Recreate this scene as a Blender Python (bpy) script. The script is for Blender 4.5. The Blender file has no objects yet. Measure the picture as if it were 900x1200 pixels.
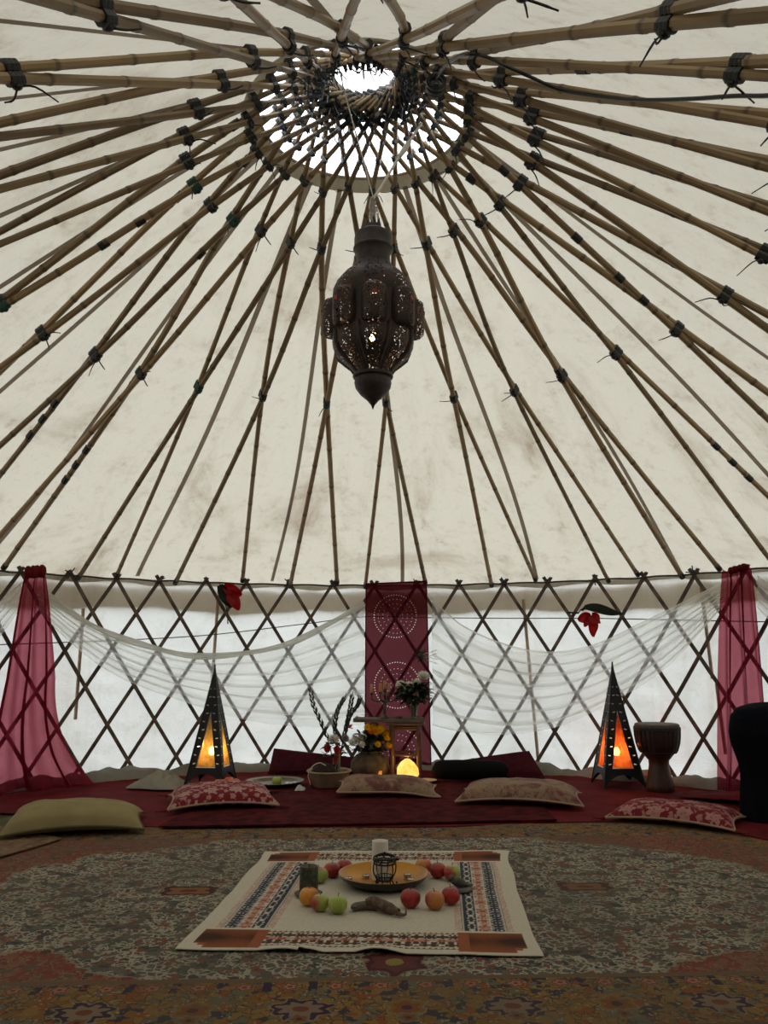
import bpy, math, random
import numpy as np
from mathutils import Vector, Matrix, noise
PI = math.pi
TH0 = 2 * math.pi
sin, cos, rad = math.sin, math.cos, math.radians
random.seed(7)
scn = bpy.context.scene
C = scn.collection

# ------------------------------------------------------------------ camera, sky, exposure
cd = bpy.data.cameras.new('camera')
cam = bpy.data.objects.new('camera', cd); C.objects.link(cam)
cam.location = (.119, -4.071, 1.084)
cam.rotation_euler = (rad(90 + 10.09), 0, 0)
cd.sensor_fit = 'VERTICAL'; cd.sensor_height = 36.0; cd.sensor_width = 27.0
cd.lens = 950.1 / 1200 * 36.0
cd.clip_start = .03
scn.camera = cam
w = bpy.data.worlds.new('overcast_sky'); scn.world = w; w.use_nodes = True
bg = w.node_tree.nodes['Background']
bg.inputs[0].default_value = (.94, .975, 1.0, 1)
_n, _l = w.node_tree.nodes, w.node_tree.links            # even cloud, broadly brighter on the side of the veiled sun (ahead)
_tc = _n.new('ShaderNodeTexCoord'); _sx = _n.new('ShaderNodeSeparateXYZ'); _l.new(_tc.outputs['Generated'], _sx.inputs[0])
_mr = _n.new('ShaderNodeMapRange'); _l.new(_sx.outputs[1], _mr.inputs[0])
_mr.inputs[1].default_value = -1; _mr.inputs[2].default_value = 1; _mr.inputs[3].default_value = 1.65; _mr.inputs[4].default_value = 3.75
_l.new(_mr.outputs[0], bg.inputs[1])
scn.view_settings.view_transform = 'Standard'; scn.view_settings.look = 'None'
scn.view_settings.exposure = 0.0; scn.view_settings.gamma = 1.0
scn.cycles.max_bounces = 10; scn.cycles.transparent_max_bounces = 24
scn.cycles.transmission_bounces = 8; scn.cycles.diffuse_bounces = 5
scn.cycles.sample_clamp_indirect = 6.0
scn.cycles.use_denoising = True

# ------------------------------------------------------------------ node helpers
class S:
    """a socket with arithmetic"""
    def __init__(s, nt, o): s.nt, s.o = nt, o
    def m(s, op, *a):
        n = s.nt.nodes.new('ShaderNodeMath'); n.operation = op
        for i, v in enumerate((s,) + a):
            if isinstance(v, S): s.nt.links.new(v.o, n.inputs[i])
            else: n.inputs[i].default_value = v
        return S(s.nt, n.outputs[0])
    def __add__(s, b): return s.m('ADD', b)
    __radd__ = __add__
    def __sub__(s, b): return s.m('SUBTRACT', b)
    def __rsub__(s, b): return (s * -1) + b
    def __mul__(s, b): return s.m('MULTIPLY', b)
    __rmul__ = __mul__
    def __truediv__(s, b): return s.m('DIVIDE', b)
    def lt(s, b): return s.m('LESS_THAN', b)
    def gt(s, b): return s.m('GREATER_THAN', b)
    def abs(s): return s.m('ABSOLUTE')
    def sin(s): return s.m('SINE')
    def cos(s): return s.m('COSINE')
    def sqrt(s): return s.m('SQRT')
    def floor(s): return s.m('FLOOR')
    def wrap(s, p): return s.m('FLOORED_MODULO', p) - p / 2        # -p/2 .. p/2
    def atan2(s, b): return s.m('ARCTAN2', b)
    def max(s, b): return s.m('MAXIMUM', b)
    def min(s, b): return s.m('MINIMUM', b)
    def clamp(s): return s.max(0.0).min(1.0)
    def smooth(s, a, b):
        n = s.nt.nodes.new('ShaderNodeMapRange'); n.interpolation_type = 'SMOOTHSTEP'
        s.nt.links.new(s.o, n.inputs[0]); n.inputs[1].default_value = a; n.inputs[2].default_value = b
        return S(s.nt, n.outputs[0])

class Mat:
    def __init__(s, name):
        s.mat = bpy.data.materials.new(name); s.mat.use_nodes = True
        s.nt = s.mat.node_tree; s.nt.nodes.clear()
        s.out = s.nt.nodes.new('ShaderNodeOutputMaterial')
        s._co = None
    def node(s, t): return s.nt.nodes.new(t)
    def link(s, a, b): s.nt.links.new(a, b)
    def put(s, inp, v):
        if isinstance(v, S): s.link(v.o, inp)
        elif isinstance(v, tuple): inp.default_value = v if len(v) == len(inp.default_value) else v + (1,)
        elif isinstance(v, (int, float)): inp.default_value = v
        else: s.link(v, inp)
    def co(s, kind='Object'):
        if s._co is None: s._co = s.node('ShaderNodeTexCoord')
        return s._co.outputs[kind]
    def xyz(s, kind='Object'):
        n = s.node('ShaderNodeSeparateXYZ'); s.link(s.co(kind), n.inputs[0])
        return [S(s.nt, n.outputs[i]) for i in range(3)]
    def scaled(s, vec, sc):
        n = s.node('ShaderNodeMapping'); s.link(vec, n.inputs[0]); n.inputs[3].default_value = sc
        return n.outputs[0]
    def noise(s, scale, detail=3, rough=.5, vec=None, dist=0):
        n = s.node('ShaderNodeTexNoise'); s.link(vec or s.co(), n.inputs['Vector'])
        n.inputs['Scale'].default_value = scale; n.inputs['Detail'].default_value = detail
        n.inputs['Roughness'].default_value = rough; n.inputs['Distortion'].default_value = dist
        return S(s.nt, n.outputs[0])
    def voro(s, scale, vec=None, feature='F1', out=0, rnd=1.0):
        n = s.node('ShaderNodeTexVoronoi'); n.feature = feature
        s.link(vec or s.co(), n.inputs['Vector']); n.inputs['Scale'].default_value = scale
        n.inputs['Randomness'].default_value = rnd
        o = n.outputs[out]
        return S(s.nt, o) if out == 0 else o
    def mix(s, f, a, b):
        n = s.node('ShaderNodeMix'); n.data_type = 'RGBA'
        s.put(n.inputs[0], f); s.put(n.inputs[6], a); s.put(n.inputs[7], b)
        return n.outputs[2]
    def ramp(s, f, stops, const=False):
        n = s.node('ShaderNodeValToRGB'); s.put(n.inputs[0], f)
        e = n.color_ramp.elements
        if const: n.color_ramp.interpolation = 'CONSTANT'
        while len(e) < len(stops): e.new(.5)
        for k, (p, c) in enumerate(stops): e[k].position = p; e[k].color = c + (1,)
        return n.outputs[0]
    def attr(s, name, fac=True):
        n = s.node('ShaderNodeAttribute'); n.attribute_name = name
        return S(s.nt, n.outputs['Fac']) if fac else n.outputs['Color']
    def rnd(s):
        n = s.node('ShaderNodeObjectInfo'); return S(s.nt, n.outputs['Random'])
    def bump(s, h, strength=.3, dist=.01):
        n = s.node('ShaderNodeBump'); s.put(n.inputs['Height'], h)
        n.inputs['Strength'].default_value = strength; n.inputs['Distance'].default_value = dist
        return n.outputs[0]
    def principled(s, col, rough=.6, metal=0.0, bump=None, **kw):
        n = s.node('ShaderNodeBsdfPrincipled')
        s.put(n.inputs['Base Color'], col); s.put(n.inputs['Roughness'], rough); n.inputs['Metallic'].default_value = metal
        if bump is not None: s.link(bump, n.inputs['Normal'])
        for k, v in kw.items(): s.put(n.inputs[k.replace('_', ' ')], v)
        return n.outputs[0]
    def shader(s, t, col, nrm=None):
        n = s.node(t); s.put(n.inputs[0], col)
        if nrm is not None: s.link(nrm, n.inputs['Normal'])
        return n.outputs[0]
    def mixsh(s, f, a, b):
        n = s.node('ShaderNodeMixShader'); s.put(n.inputs[0], f); s.link(a, n.inputs[1]); s.link(b, n.inputs[2])
        return n.outputs[0]
    def done(s, sh): s.link(sh, s.out.inputs[0]); return s.mat

def simple(name, col, rough=.6, metal=0.0, var=.0, scale=20, bump=0.0, bscale=60, **kw):
    m = Mat(name); c = col
    if var:
        c = m.mix(m.noise(scale, 4).smooth(.3, .7), tuple(x * (1 - var) for x in col), tuple(min(1, x * (1 + var)) for x in col))
    b = m.bump(m.noise(bscale, 3), bump, .004) if bump else None
    if rough >= .8: kw.setdefault('Specular_IOR_Level', .08)
    return m.done(m.principled(c, rough, metal, b, **kw))

def canvas(name, col, trans, stain, seed, diffuse=.55):
    m = Mat(name)
    n1 = m.noise(1.1, 6, .62, dist=.6).smooth(.52, .72)
    n2 = m.noise(7 + seed, 5, .7).smooth(.5, .78)
    n3 = m.noise(26, 4, .7).smooth(.56, .8)
    X, Y, Z = m.xyz(); cv = m.node('ShaderNodeCombineXYZ'); rr_ = (X * X + Y * Y).sqrt()
    m.put(cv.inputs[0], X.atan2(Y) * 9.0); m.put(cv.inputs[1], rr_ * 1.1)
    n4 = m.noise(1.0, 5, .65, cv.outputs[0], .5).smooth(.50, .74) * rr_.smooth(.8, 3.4)
    k = (n1 * .46 + n2 * .40 + n3 * .26 + n4 * .48).min(.85)
    dc = m.mix(k, col, stain)
    tc = m.mix(k, trans, tuple(trans[i] * (.15 + .85 * stain[i] / col[i]) for i in range(3)))
    nm = m.bump(m.noise(9, 5, .6, dist=.8), .35, .03)
    return m.done(m.mixsh(diffuse, m.shader('ShaderNodeBsdfDiffuse', dc, nm), m.shader('ShaderNodeBsdfTranslucent', tc, nm)))

def sheer(name, col, tint, alpha, body, back=.5):
    """thin open-weave cloth: light passes between the threads, more threads in the way at a slant"""
    m = Mat(name)
    lw = m.node('ShaderNodeLayerWeight'); lw.inputs[0].default_value = .5
    f = (S(m.nt, lw.outputs['Facing']) * .55 + alpha).min(.95)
    th = m.mixsh(back, m.shader('ShaderNodeBsdfDiffuse', col), m.shader('ShaderNodeBsdfTranslucent', body))
    return m.done(m.mixsh(f, m.shader('ShaderNodeBsdfTransparent', tint), th))

# ------------------------------------------------------------------ mesh helpers
class G:
    def __init__(s): s.v, s.f, s.a = [], [], {}
    def add(s, v, f, **at):
        o = len(s.v); s.v += [tuple(p) for p in v]; s.f += [tuple(i + o for i in q) for q in f]
        for k, l in at.items(): s.a.setdefault(k, [0.0] * o); s.a[k] += list(l)
        for k in s.a:
            if len(s.a[k]) < len(s.v): s.a[k] += [0.0] * (len(s.v) - len(s.a[k]))
        return s
    def tube(s, pts, r, n=8, caps=True, node=None):
        pts = [Vector(p) for p in pts]; N = len(pts)
        rr = r if isinstance(r, (list, tuple)) else [r] * N
        up = None; V = []; at = []
        for i, p in enumerate(pts):
            t = (pts[min(i + 1, N - 1)] - pts[max(i - 1, 0)]).normalized()
            if up is None:
                up = Vector((0, 0, 1)) if abs(t.z) < .9 else Vector((1, 0, 0))
            sd = t.cross(up).normalized(); up = sd.cross(t).normalized()
            for k in range(n):
                a = 2 * PI * k / n
                V.append(p + (sd * cos(a) + up * sin(a)) * rr[i]); at.append(node[i] if node else 0.0)
        F = [(i * n + k, i * n + (k + 1) % n, (i + 1) * n + (k + 1) % n, (i + 1) * n + k) for i in range(N - 1) for k in range(n)]
        if caps: F += [tuple(range(n))[::-1], tuple((N - 1) * n + k for k in range(n))]
        return s.add(V, F, node=at) if node else s.add(V, F)
    def lathe(s, prof, n=24, c=(0, 0, 0), mod=None, capb=True, capt=True):
        V = []
        for r, z in prof:
            for k in range(n):
                a = 2 * PI * k / n; q = r * (mod(a, z) if mod else 1)
                V.append((c[0] + q * cos(a), c[1] + q * sin(a), c[2] + z))
        N = len(prof)
        F = [(i * n + k, i * n + (k + 1) % n, (i + 1) * n + (k + 1) % n, (i + 1) * n + k) for i in range(N - 1) for k in range(n)]
        if capb: F.append(tuple(range(n))[::-1])
        if capt: F.append(tuple((N - 1) * n + k for k in range(n)))
        return s.add(V, F)
    def box(s, c, d, rz=0, M=None):
        V = []
        for x, y, z in ((-1, -1, -1), (1, -1, -1), (1, 1, -1), (-1, 1, -1), (-1, -1, 1), (1, -1, 1), (1, 1, 1), (-1, 1, 1)):
            p = Vector((x * d[0] / 2, y * d[1] / 2, z * d[2] / 2))
            p = M @ p if M else Matrix.Rotation(rz, 3, 'Z') @ p
            V.append(p + Vector(c))
        return s.add(V, [(3, 2, 1, 0), (4, 5, 6, 7), (0, 1, 5, 4), (1, 2, 6, 5), (2, 3, 7, 6), (3, 0, 4, 7)])
    def blob(s, c, r, nu=12, nv=8, fn=None, M=None):
        V = []; 
        for j in range(nv + 1):
            t = PI * j / nv
            for i in range(nu):
                a = 2 * PI * i / nu
                d = Vector((sin(t) * cos(a), sin(t) * sin(a), -cos(t)))
                k = fn(d) if fn else 1
                p = Vector((d.x * r[0], d.y * r[1], d.z * r[2])) * k
                V.append((M @ p if M else p) + Vector(c))
        F = [(j * nu + i, j * nu + (i + 1) % nu, (j + 1) * nu + (i + 1) % nu, (j + 1) * nu + i) for j in range(nv) for i in range(nu)]
        return s.add(V, F)
    def grid(s, fn, nu, nv, flip=False):
        V = [fn(i / nu, j / nv) for j in range(nv + 1) for i in range(nu + 1)]
        n = nu + 1
        F = [(j * n + i, j * n + i + 1, (j + 1) * n + i + 1, (j + 1) * n + i) for j in range(nv) for i in range(nu)]
        if flip: F = [q[::-1] for q in F]
        return s.add(V, F)
    def slab(s, fn, nu, nv, t):
        """a sheet with thickness t below it"""
        top = [Vector(fn(i / nu, j / nv)) for j in range(nv + 1) for i in range(nu + 1)]
        n = nu + 1; m = len(top)
        F = [(j * n + i, j * n + i + 1, (j + 1) * n + i + 1, (j + 1) * n + i) for j in range(nv) for i in range(nu)]
        F += [tuple(k + m for k in q[::-1]) for q in F]
        e = [i for i in range(n)] + [j * n + nu for j in range(1, nv + 1)] + [nv * n + i for i in range(nu - 1, -1, -1)] + [j * n for j in range(nv - 1, 0, -1)]
        F += [(e[(k + 1) % len(e)], e[k], e[k] + m, e[(k + 1) % len(e)] + m) for k in range(len(e))]
        return s.add(top + [p - Vector((0, 0, t)) for p in top], F)

def obj(name, g, mat, parent=None, smooth=True, loc=None, solid=0.0):
    me = bpy.data.meshes.new(name); me.from_pydata([tuple(p) for p in g.v], [], g.f); me.validate()
    for k, l in g.a.items():
        if len(l) == len(me.vertices):
            at = me.attributes.new(k, 'FLOAT', 'POINT'); at.data.foreach_set('value', l)
    if smooth: me.shade_smooth()
    if smooth is True and len(g.f) < 60000:
        try: me.set_sharp_from_angle(angle=rad(38))
        except Exception: pass
    me.materials.append(mat)
    o = bpy.data.objects.new(name, me); C.objects.link(o)
    if parent: o.parent = parent
    if loc: o.location = loc
    if solid:
        md = o.modifiers.new('thickness', 'SOLIDIFY'); md.thickness = solid; md.offset = 0
    return o
def tag(o, label=None, cat=None, group=None, kind=None):
    if label: o['label'] = label
    if cat: o['category'] = cat
    if group: o['group'] = group
    if kind: o['kind'] = kind
    return o
def thing(name, label, cat, loc=(0, 0, 0), rz=0, group=None):
    o = bpy.data.objects.new(name, None); C.objects.link(o); o.empty_display_size = .05
    o.location = loc; o.rotation_euler = (0, 0, rz)
    return tag(o, label, cat, group)
def copy_tree(o, parent=None, depth=0):
    c = o.copy(); C.objects.link(c)
    if parent: c.parent = parent
    for ch in o.children: copy_tree(ch, c)
    return c
def cr(pts, n):
    """Catmull-Rom through the points, n steps per span"""
    P = [Vector(p) for p in pts]; P = [P[0] * 2 - P[1]] + P + [P[-1] * 2 - P[-2]]; out = []
    for i in range(1, len(P) - 2):
        a, b, c, d = P[i - 1:i + 3]
        for k in range(n):
            t = k / n
            out.append(.5 * ((2 * b) + (c - a) * t + (2 * a - 5 * b + 4 * c - d) * t * t + (3 * b - a - 3 * c + d) * t ** 3))
    out.append(P[-2]); return out
def pol(deg, r, z): a = rad(deg); return Vector((r * sin(a), r * cos(a), z))     # 0 degrees is away from the door, clockwise from above
def nz(*p): return noise.noise(Vector(p))

# ------------------------------------------------------------------ materials
roof_canvas = canvas('roof_canvas', (.72, .67, .56), (.40, .376, .313), (.29, .185, .10), 0)
wall_canvas = canvas('wall_canvas', (.78, .78, .76), (.80, .82, .81), (.55, .50, .42), 2, .42)
seam_canvas = canvas('seam_canvas', (.40, .34, .28), (.25, .21, .17), (.25, .18, .12), 1)
hem_canvas = canvas('hem_canvas', (.60, .55, .45), (.30, .27, .21), (.3, .22, .14), 1)
skirt_canvas = canvas('skirt_canvas', (.50, .41, .29), (.30, .225, .135), (.3, .22, .14), 1)
light_block = canvas('light_block_canvas', (.42, .37, .30), (.05, .045, .035), (.3, .24, .17), 1)  # near-opaque canvas for the unseen door side, made so to darken the foreground

def bamboo_mat(name, dark, light, nodec):
    m = Mat(name)
    st = m.noise(14, 4, .6, m.scaled(m.co(), (1, 1, 1)))
    r = m.rnd()
    c = m.mix((r * .7 + st * .45).clamp(), dark, light)
    c = m.mix((m.attr('node') * .8).clamp(), c, nodec)
    return m.done(m.principled(c, .42, 0, m.bump(m.noise(70, 2), .15, .003)))
bamboo = bamboo_mat('bamboo', (.120, .076, .044), (.37, .255, .120), (.075, .047, .028))
slat_wood = simple('lattice_wood', (.105, .075, .055), .7, var=.45, scale=9, bump=.3)
batten_wood = simple('pale_batten', (.38, .29, .21), .7, var=.2)
black_tape = simple('black_tape', (.012, .013, .014), .45, bump=.3, bscale=90)
green_cord = simple('green_cord', (.008, .050, .036), .6)
grey_cord = simple('grey_cord', (.30, .28, .25), .7)
white_cord = simple('white_cord', (.62, .58, .48), .8)
dark_rope = simple('dark_rope', (.028, .022, .020), .7, bump=.5, bscale=120)
cable_black = simple('cable', (.010, .011, .014), .4)
voile = sheer('white_voile', (.70, .69, .65), (.98, .98, .97), .27, (.93, .93, .90), .85)
voile_roll = sheer('rolled_voile', (.70, .69, .65), (.96, .96, .94), .62, (.80, .80, .75), .8)
red_sheer = sheer('red_sheer', (.27, .022, .048), (.62, .20, .25), .42, (.27, .022, .048))
m = Mat('banner_red')
X, Y, Z = m.xyz(); ang_ = X.atan2(Y) * 3.86; hole = None
for ca, cz, RR in ((3.37, 1.468, (.205, .165, .12, .075)), (3.6, .812, (.215, .155, .105, .06)), (3.85, .20, (.205, .15, .10))):
    dx, dz = ang_ - rad(ca) * 3.86, Z - cz
    r_ = (dx * dx + dz * dz).sqrt(); t_ = dz.atan2(dx)
    for q, rr_ in enumerate(RR):
        n_ = int(TH0 * rr_ / (.0245 if q == 0 else .036)); s_ = .0044 if q == 0 else .0031
        k_ = (r_ - rr_).abs(); u_ = (t_ * n_ / TH0).m('FRACT') - .5
        h_ = (k_ * k_ + u_ * u_ * (TH0 * rr_ / n_) ** 2).sqrt().lt(s_)
        hole = h_ if hole is None else hole.max(h_)
lw = m.node('ShaderNodeLayerWeight'); lw.inputs[0].default_value = .5
wn = (m.noise(6, 2, .5, m.scaled(m.co(), (1, 1, .3))) - .5) * .12
th_ = m.mixsh(.5, m.shader('ShaderNodeBsdfDiffuse', (.105, .012, .018)), m.shader('ShaderNodeBsdfTranslucent', (.095, .013, .020)))
cl_ = m.mixsh((S(m.nt, lw.outputs['Facing']) * .4 + .62 + wn).clamp(), m.shader('ShaderNodeBsdfTransparent', (.25, .075, .088)), th_)
banner_red = m.done(m.mixsh(hole, cl_, m.shader('ShaderNodeBsdfTransparent', (1, 1, 1))))
sequin = simple('sequin', (.85, .82, .80), .25, .3)
iron = simple('black_iron', (.012, .011, .011), .5, .4, bump=.2)
earth = simple('ground', (.10, .095, .05), .95, var=.5, scale=3, bump=.6, bscale=25)
maroon = simple('maroon_carpet', (.058, .0065, .0075), .95, var=.5, scale=14, bump=.8, bscale=160)
red_cloth = simple('red_cloth', (.105, .0085, .011), .85, var=.25, scale=5, bump=.4, bscale=40)
maroon_vinyl = simple('maroon_fabric', (.055, .008, .013), .8, var=.2)
black_fabric = simple('black_fabric', (.006, .006, .007), .9, bump=.4)

# ------------------------------------------------------------------ setting
TH = rad(360)
SL, ZR = -.6544, 4.36                      # roof slope and apex height of the pole layer
def zr(r): return ZR + SL * r
g = G().lathe([(0.001, 0), (2.2, 0), (4.3, 0), (9, 0), (30, -.2)], 64, capb=False, capt=False)
tag(obj('floor', g, earth, smooth=False), 'bare ground under the carpets', kind='structure')

def cone_pt(u, v, r0, r1, off, wob=.012):
    a = u * TH; r = r0 + (r1 - r0) * v
    x, y = r * sin(a), r * cos(a)
    k = min(1, (r - .5) * 1.2)
    w_ = nz(x * 1.3, y * 1.3, 3) * wob + nz(x * 5, y * 5, 8) * wob * .35
    return (x, y, zr(r) + off + max(-.006, w_) * k)
g = G().grid(lambda u, v: cone_pt(u, v, .585, 4.075, .068), 288, 46)
ceil = tag(obj('ceiling', g, roof_canvas), 'stained cream canvas roof over bamboo poles', kind='structure')
hem = G().grid(lambda u, v: cone_pt(u, v, .575, .66, .062, 0), 144, 3)
obj('hem', hem, hem_canvas, ceil)
hb = G().tube([(.578 * sin(TH * k / 96), .578 * cos(TH * k / 96), zr(.578) + .058) for k in range(97)], .009, 6, False)
obj('hem_cord', hb, hem_canvas, ceil)
for a in (-68, -52.0, -31.9, -13.8, 4.15, 23.5, 43, 62.5, 78.7, 98.3, 119, 141.9, 163, 186, 209.7, 226, 240.4, 257, 274):
    wv = random.uniform(.015, .021)
    def sp(u, v, a=a, wv=wv):
        r = .64 + (3.98 - .64) * v
        c_ = pol(a + .7 * sin(v * 5 + a), r, zr(r) + .053); t_ = Vector((cos(rad(a)), -sin(rad(a)), 0))
        return c_ + t_ * (u - .5) * 2 * wv
    obj('seam_strip', G().grid(sp, 1, 24), seam_canvas, ceil)
# overlap of the roof cloth hanging down outside the wall: two layers where it hangs
def sk(u, v):
    a = u * 360; dz = .25 + .022 * sin(rad(a) * 14) + .02 * nz(a * .11, 1, 2)
    return pol(a, 4.072 + .012 * nz(a * .3, v, 5) * v, 1.722 + .008 * sin(a * .9) + .012 * nz(a * .4, 2, 6) - (dz - .04) * v)
obj('roof_skirt', G().grid(sk, 300, 4), skirt_canvas, ceil)
def lip(u, v):
    a = -80 + u * 160
    return pol(a, 3.995 + .005 * v, 1.772 - v * (.035 + .014 * sin(rad(a) * 33) + .012 * nz(a * .35, 0, 1)))
obj('roof_edge', G().grid(lip, 260, 2), roof_canvas, ceil)

def wall_pt(a, z):
    low = max(0, 1 - z / .30); x = a * .07
    f = .020 * nz(x * 2, z * 2.2 + x * 1.2, 4) + .012 * nz(x * 4 + z, z * 9, 2) + .045 * low * nz(x * 9, z * 7, 1)
    return pol(a, 4.035 + f - .05 * low * abs(nz(x * 3, 5, z)), z)
g = G().grid(lambda u, v: wall_pt(-112 + 224 * u, 1.80 * v - .01), 420, 40)
wall = tag(obj('wall_back', g, wall_canvas), 'translucent white canvas wall behind the wooden lattice', kind='structure')
g = G().grid(lambda u, v: wall_pt(112 + 57 * u, 1.80 * v - .01), 60, 10)
g.grid(lambda u, v: wall_pt(190 + 58 * u, 1.80 * v - .01), 60, 10)
# closed box added round the doorway to keep its light off the foreground
a0, a1 = pol(169, 4.035, 0), pol(190, 4.035, 0)
for p in (a0, a1):
    g.grid(lambda u, v, p=p: (p.x, p.y + (-5.4 - p.y) * u, 1.85 * v), 2, 2)
g.grid(lambda u, v: (a0.x + (a1.x - a0.x) * u, -5.4, 1.85 * v), 2, 2)
g.grid(lambda u, v: (a0.x + (a1.x - a0.x) * u, -3.95 - 1.45 * v, 1.85), 2, 2)
tag(obj('wall_front', g, light_block), 'opaque canvas wall on the door side with an added light-blocking box', kind='structure')
# pale upright laths between the canvas and the lattice, and the bunched foot of the canvas
for (a, z0, z1, da) in ((-21.9, .2, 1.66, .7), (22, .08, 1.62, -1.4), (45.1, .9, 1.66, -.6), (46.1, .3, .86, -.5), (-39.2, .55, 1.5, .1), (-57, .3, 1.6, .3), (58, .3, 1.6, -.3)):
    g = G().tube([pol(a + da / 2, 4.005, z1), pol(a, 4.004, (z0 + z1) / 2), pol(a - da / 2, 4.005, z0)], .015, 4)
    obj('batten', g, batten_wood, wall)
def foot(u, v):
    a = -75 + 150 * u; x = a * .07
    h = (.12 + .09 * nz(x * 2.3, 3, 1) + .05 * nz(x * 7, 1, 4)) * sin(v * PI) ** .7
    return pol(a, 4.0 - .17 * v + .03 * nz(x * 3, v * 3, 2), max(.004, h + .028 * nz(x * 9 + v * 3, v * 6, 7) * sin(v * PI)))
obj('canvas_foot', G().grid(foot, 300, 10), canvas('foot_canvas', (.50, .48, .42), (.30, .29, .25), (.25, .21, .15), 3), wall)

# ------------------------------------------------------------------ roof frame: bamboo poles lashed where they cross
frame = thing('roof_frame', 'conical roof frame of crossed bamboo poles lashed with black ties around an open crown', 'roof frame')
A = [(3.8, 2.011), (19, 2.011), (32.5, 2.027), (43.9, 2.0), (57.7, 1.967), (72.4, 2.0), (86.5, 2.005), (100.5, 2.028), (111.5, 2.05), (122.5, 2.08),
     (133.5, 2.12), (144.2, 2.155), (154.8, 2.222), (166.4, 2.17), (178, 2.12), (189.6, 2.08), (201.2, 2.039), (216.9, 1.956), (231.6, 1.98), (246.2, 2.0),
     (260.8, 2.02), (275.5, 2.031), (286.9, 2.046), (299, 2.027), (309.8, 2.044), (322.5, 2.035), (336.5, 2.016), (350.7, 2.026)]
B = [(11.3, .921), (25.2, .937), (38.4, .912), (51.2, .923), (64.1, .913), (78.9, .919), (93, .935), (106.6, .951), (118.7, .977), (128.7, .999),
     (139.9, 1.029), (151.1, 1.077), (160.5, 1.121), (169.5, 1.12), (183, 1.09), (195.5, 1.073), (208.1, .995), (223.7, .936), (239.2, .94), (252.9, .952),
     (265.9, .954), (278.8, .971), (291, .974), (302.9, .964), (315.5, .941), (329.1, .948), (341.9, .944), (357.2, .93)]
RIM = {0: (-.97, 7.66), 1: (17.07, 23.24), 2: (33.19, 37.13), 3: (42.82, 47.56), 26: (332.4, 341.6), 25: (319.7, 324.6), 27: (348.3, 355.0), 24: (306.5, 310.5)}
poles = []
def pole_path(i, s):
    a, ra = A[i]; b, rb = B[i if s > 0 else i - 1]
    off = -.021 if s > 0 else .021
    rm = RIM.get(i, (a - 3.2, a + 3.2))[0 if s > 0 else 1]
    P0 = pol(rm, 3.955, zr(3.955) + off + .004); P1 = pol(a, ra, zr(ra) + off); P2 = pol(b, rb, zr(rb) + off)
    rc_ = .190 + random.uniform(-.006, .006); e_ = b + s * math.degrees(math.acos(rc_ / rb))
    P3 = pol(e_, rc_, zr(rc_) + off * .4 + .078); P4 = pol(e_ + s * 2.5, rc_ - .002, P3.z + .004)
    return [P0, P1, P2, P3, P4]
for i in range(28):
    for s in (1, -1):
        key = pole_path(i, s)
        pts = cr(key, 14)
        L = sum((pts[k + 1] - pts[k]).length for k in range(len(pts) - 1))
        # resample with node rings
        cum = [0]
        for k in range(len(pts) - 1): cum.append(cum[-1] + (pts[k + 1] - pts[k]).length)
        def at(d):
            d = min(max(d, 0), L); k = max(j for j in range(len(cum)) if cum[j] <= d + 1e-9); k = min(k, len(pts) - 2)
            return pts[k].lerp(pts[k + 1], (d - cum[k]) / max(1e-6, cum[k + 1] - cum[k]))
        step = random.uniform(.30, .42); ds = []; d = random.uniform(.05, .3)
        ds.append((0, 0, 1))
        while d < L - .03:
            ds += [(d - .014, .15, 1.0), (d - .003, 1, 1.13), (d + .006, .9, 1.08), (d + .022, .1, 1.0), (d + step * .5, 0, .98)]
            d += step * random.uniform(.88, 1.12)
        ds = [q for q in ds if 0 <= q[0] <= L] + [(L, .3, 1)]
        ds.sort()
        r0 = random.uniform(.0175, .0215)
        sag = random.uniform(-.010, .010); sb = random.uniform(-.012, .012)
        P = []
        for dd, _, _ in ds:
            p = at(dd); k = sin(PI * min(1, dd / L))
            P.append(p + Vector((-p.y, p.x, 0)).normalized() * sb * sin(2 * PI * dd / L) * k * .8)
        g = G().tube(P, [r0 * q[2] * (1.0 - .46 * max(0, q[0] / L - .72) / .28) for q in ds], 8, True, [q[1] for q in ds])
        o = obj('bamboo_pole', g, bamboo, frame)
        poles.append((i, s, o, pts, r0))
        if s < 0:      # dark wedge foot where the pole rests on the rope
            pass
        tip = P[0]; gt = G().tube([P[0] - (P[1] - P[0]).normalized() * .004, P[0] + (P[1] - P[0]).normalized() * .05], r0 * 1.18, 8)
        obj('tape_band', gt, black_tape, o)
        for t0, t1 in ((L - random.uniform(.10, .20), L - .005), (L - random.uniform(.36, .46), L - random.uniform(.28, .33))):
            obj('tape_band', G().tube([at(t0), at((t0 + t1) / 2), at(t1)], [r0 * 1.12 * (1.0 - .46 * max(0, t_ / L - .72) / .28) for t_ in (t0, (t0 + t1) / 2, t1)], 8), black_tape, o)
def crossing(p, q):
    best = None
    a = np.array([(v.x, v.y) for v in p]); b = np.array([(v.x, v.y) for v in q])
    for i in range(len(a) - 1):
        d1 = a[i + 1] - a[i]; e = b[1:] - b[:-1]; w_ = b[:-1] - a[i]
        den = d1[0] * e[:, 1] - d1[1] * e[:, 0]
        with np.errstate(all='ignore'):
            t = (w_[:, 0] * e[:, 1] - w_[:, 1] * e[:, 0]) / den; u = (w_[:, 0] * d1[1] - w_[:, 1] * d1[0]) / den
        k = np.where((t >= 0) & (t < 1) & (u >= 0) & (u < 1))[0]
        if len(k): return p[i].lerp(p[i + 1], float(t[k[0]])), (p[i + 1] - p[i]).normalized(), q[k[0]].lerp(q[k[0] + 1], float(u[k[0]])), (q[k[0] + 1] - q[k[0]]).normalized()
    return None
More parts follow.
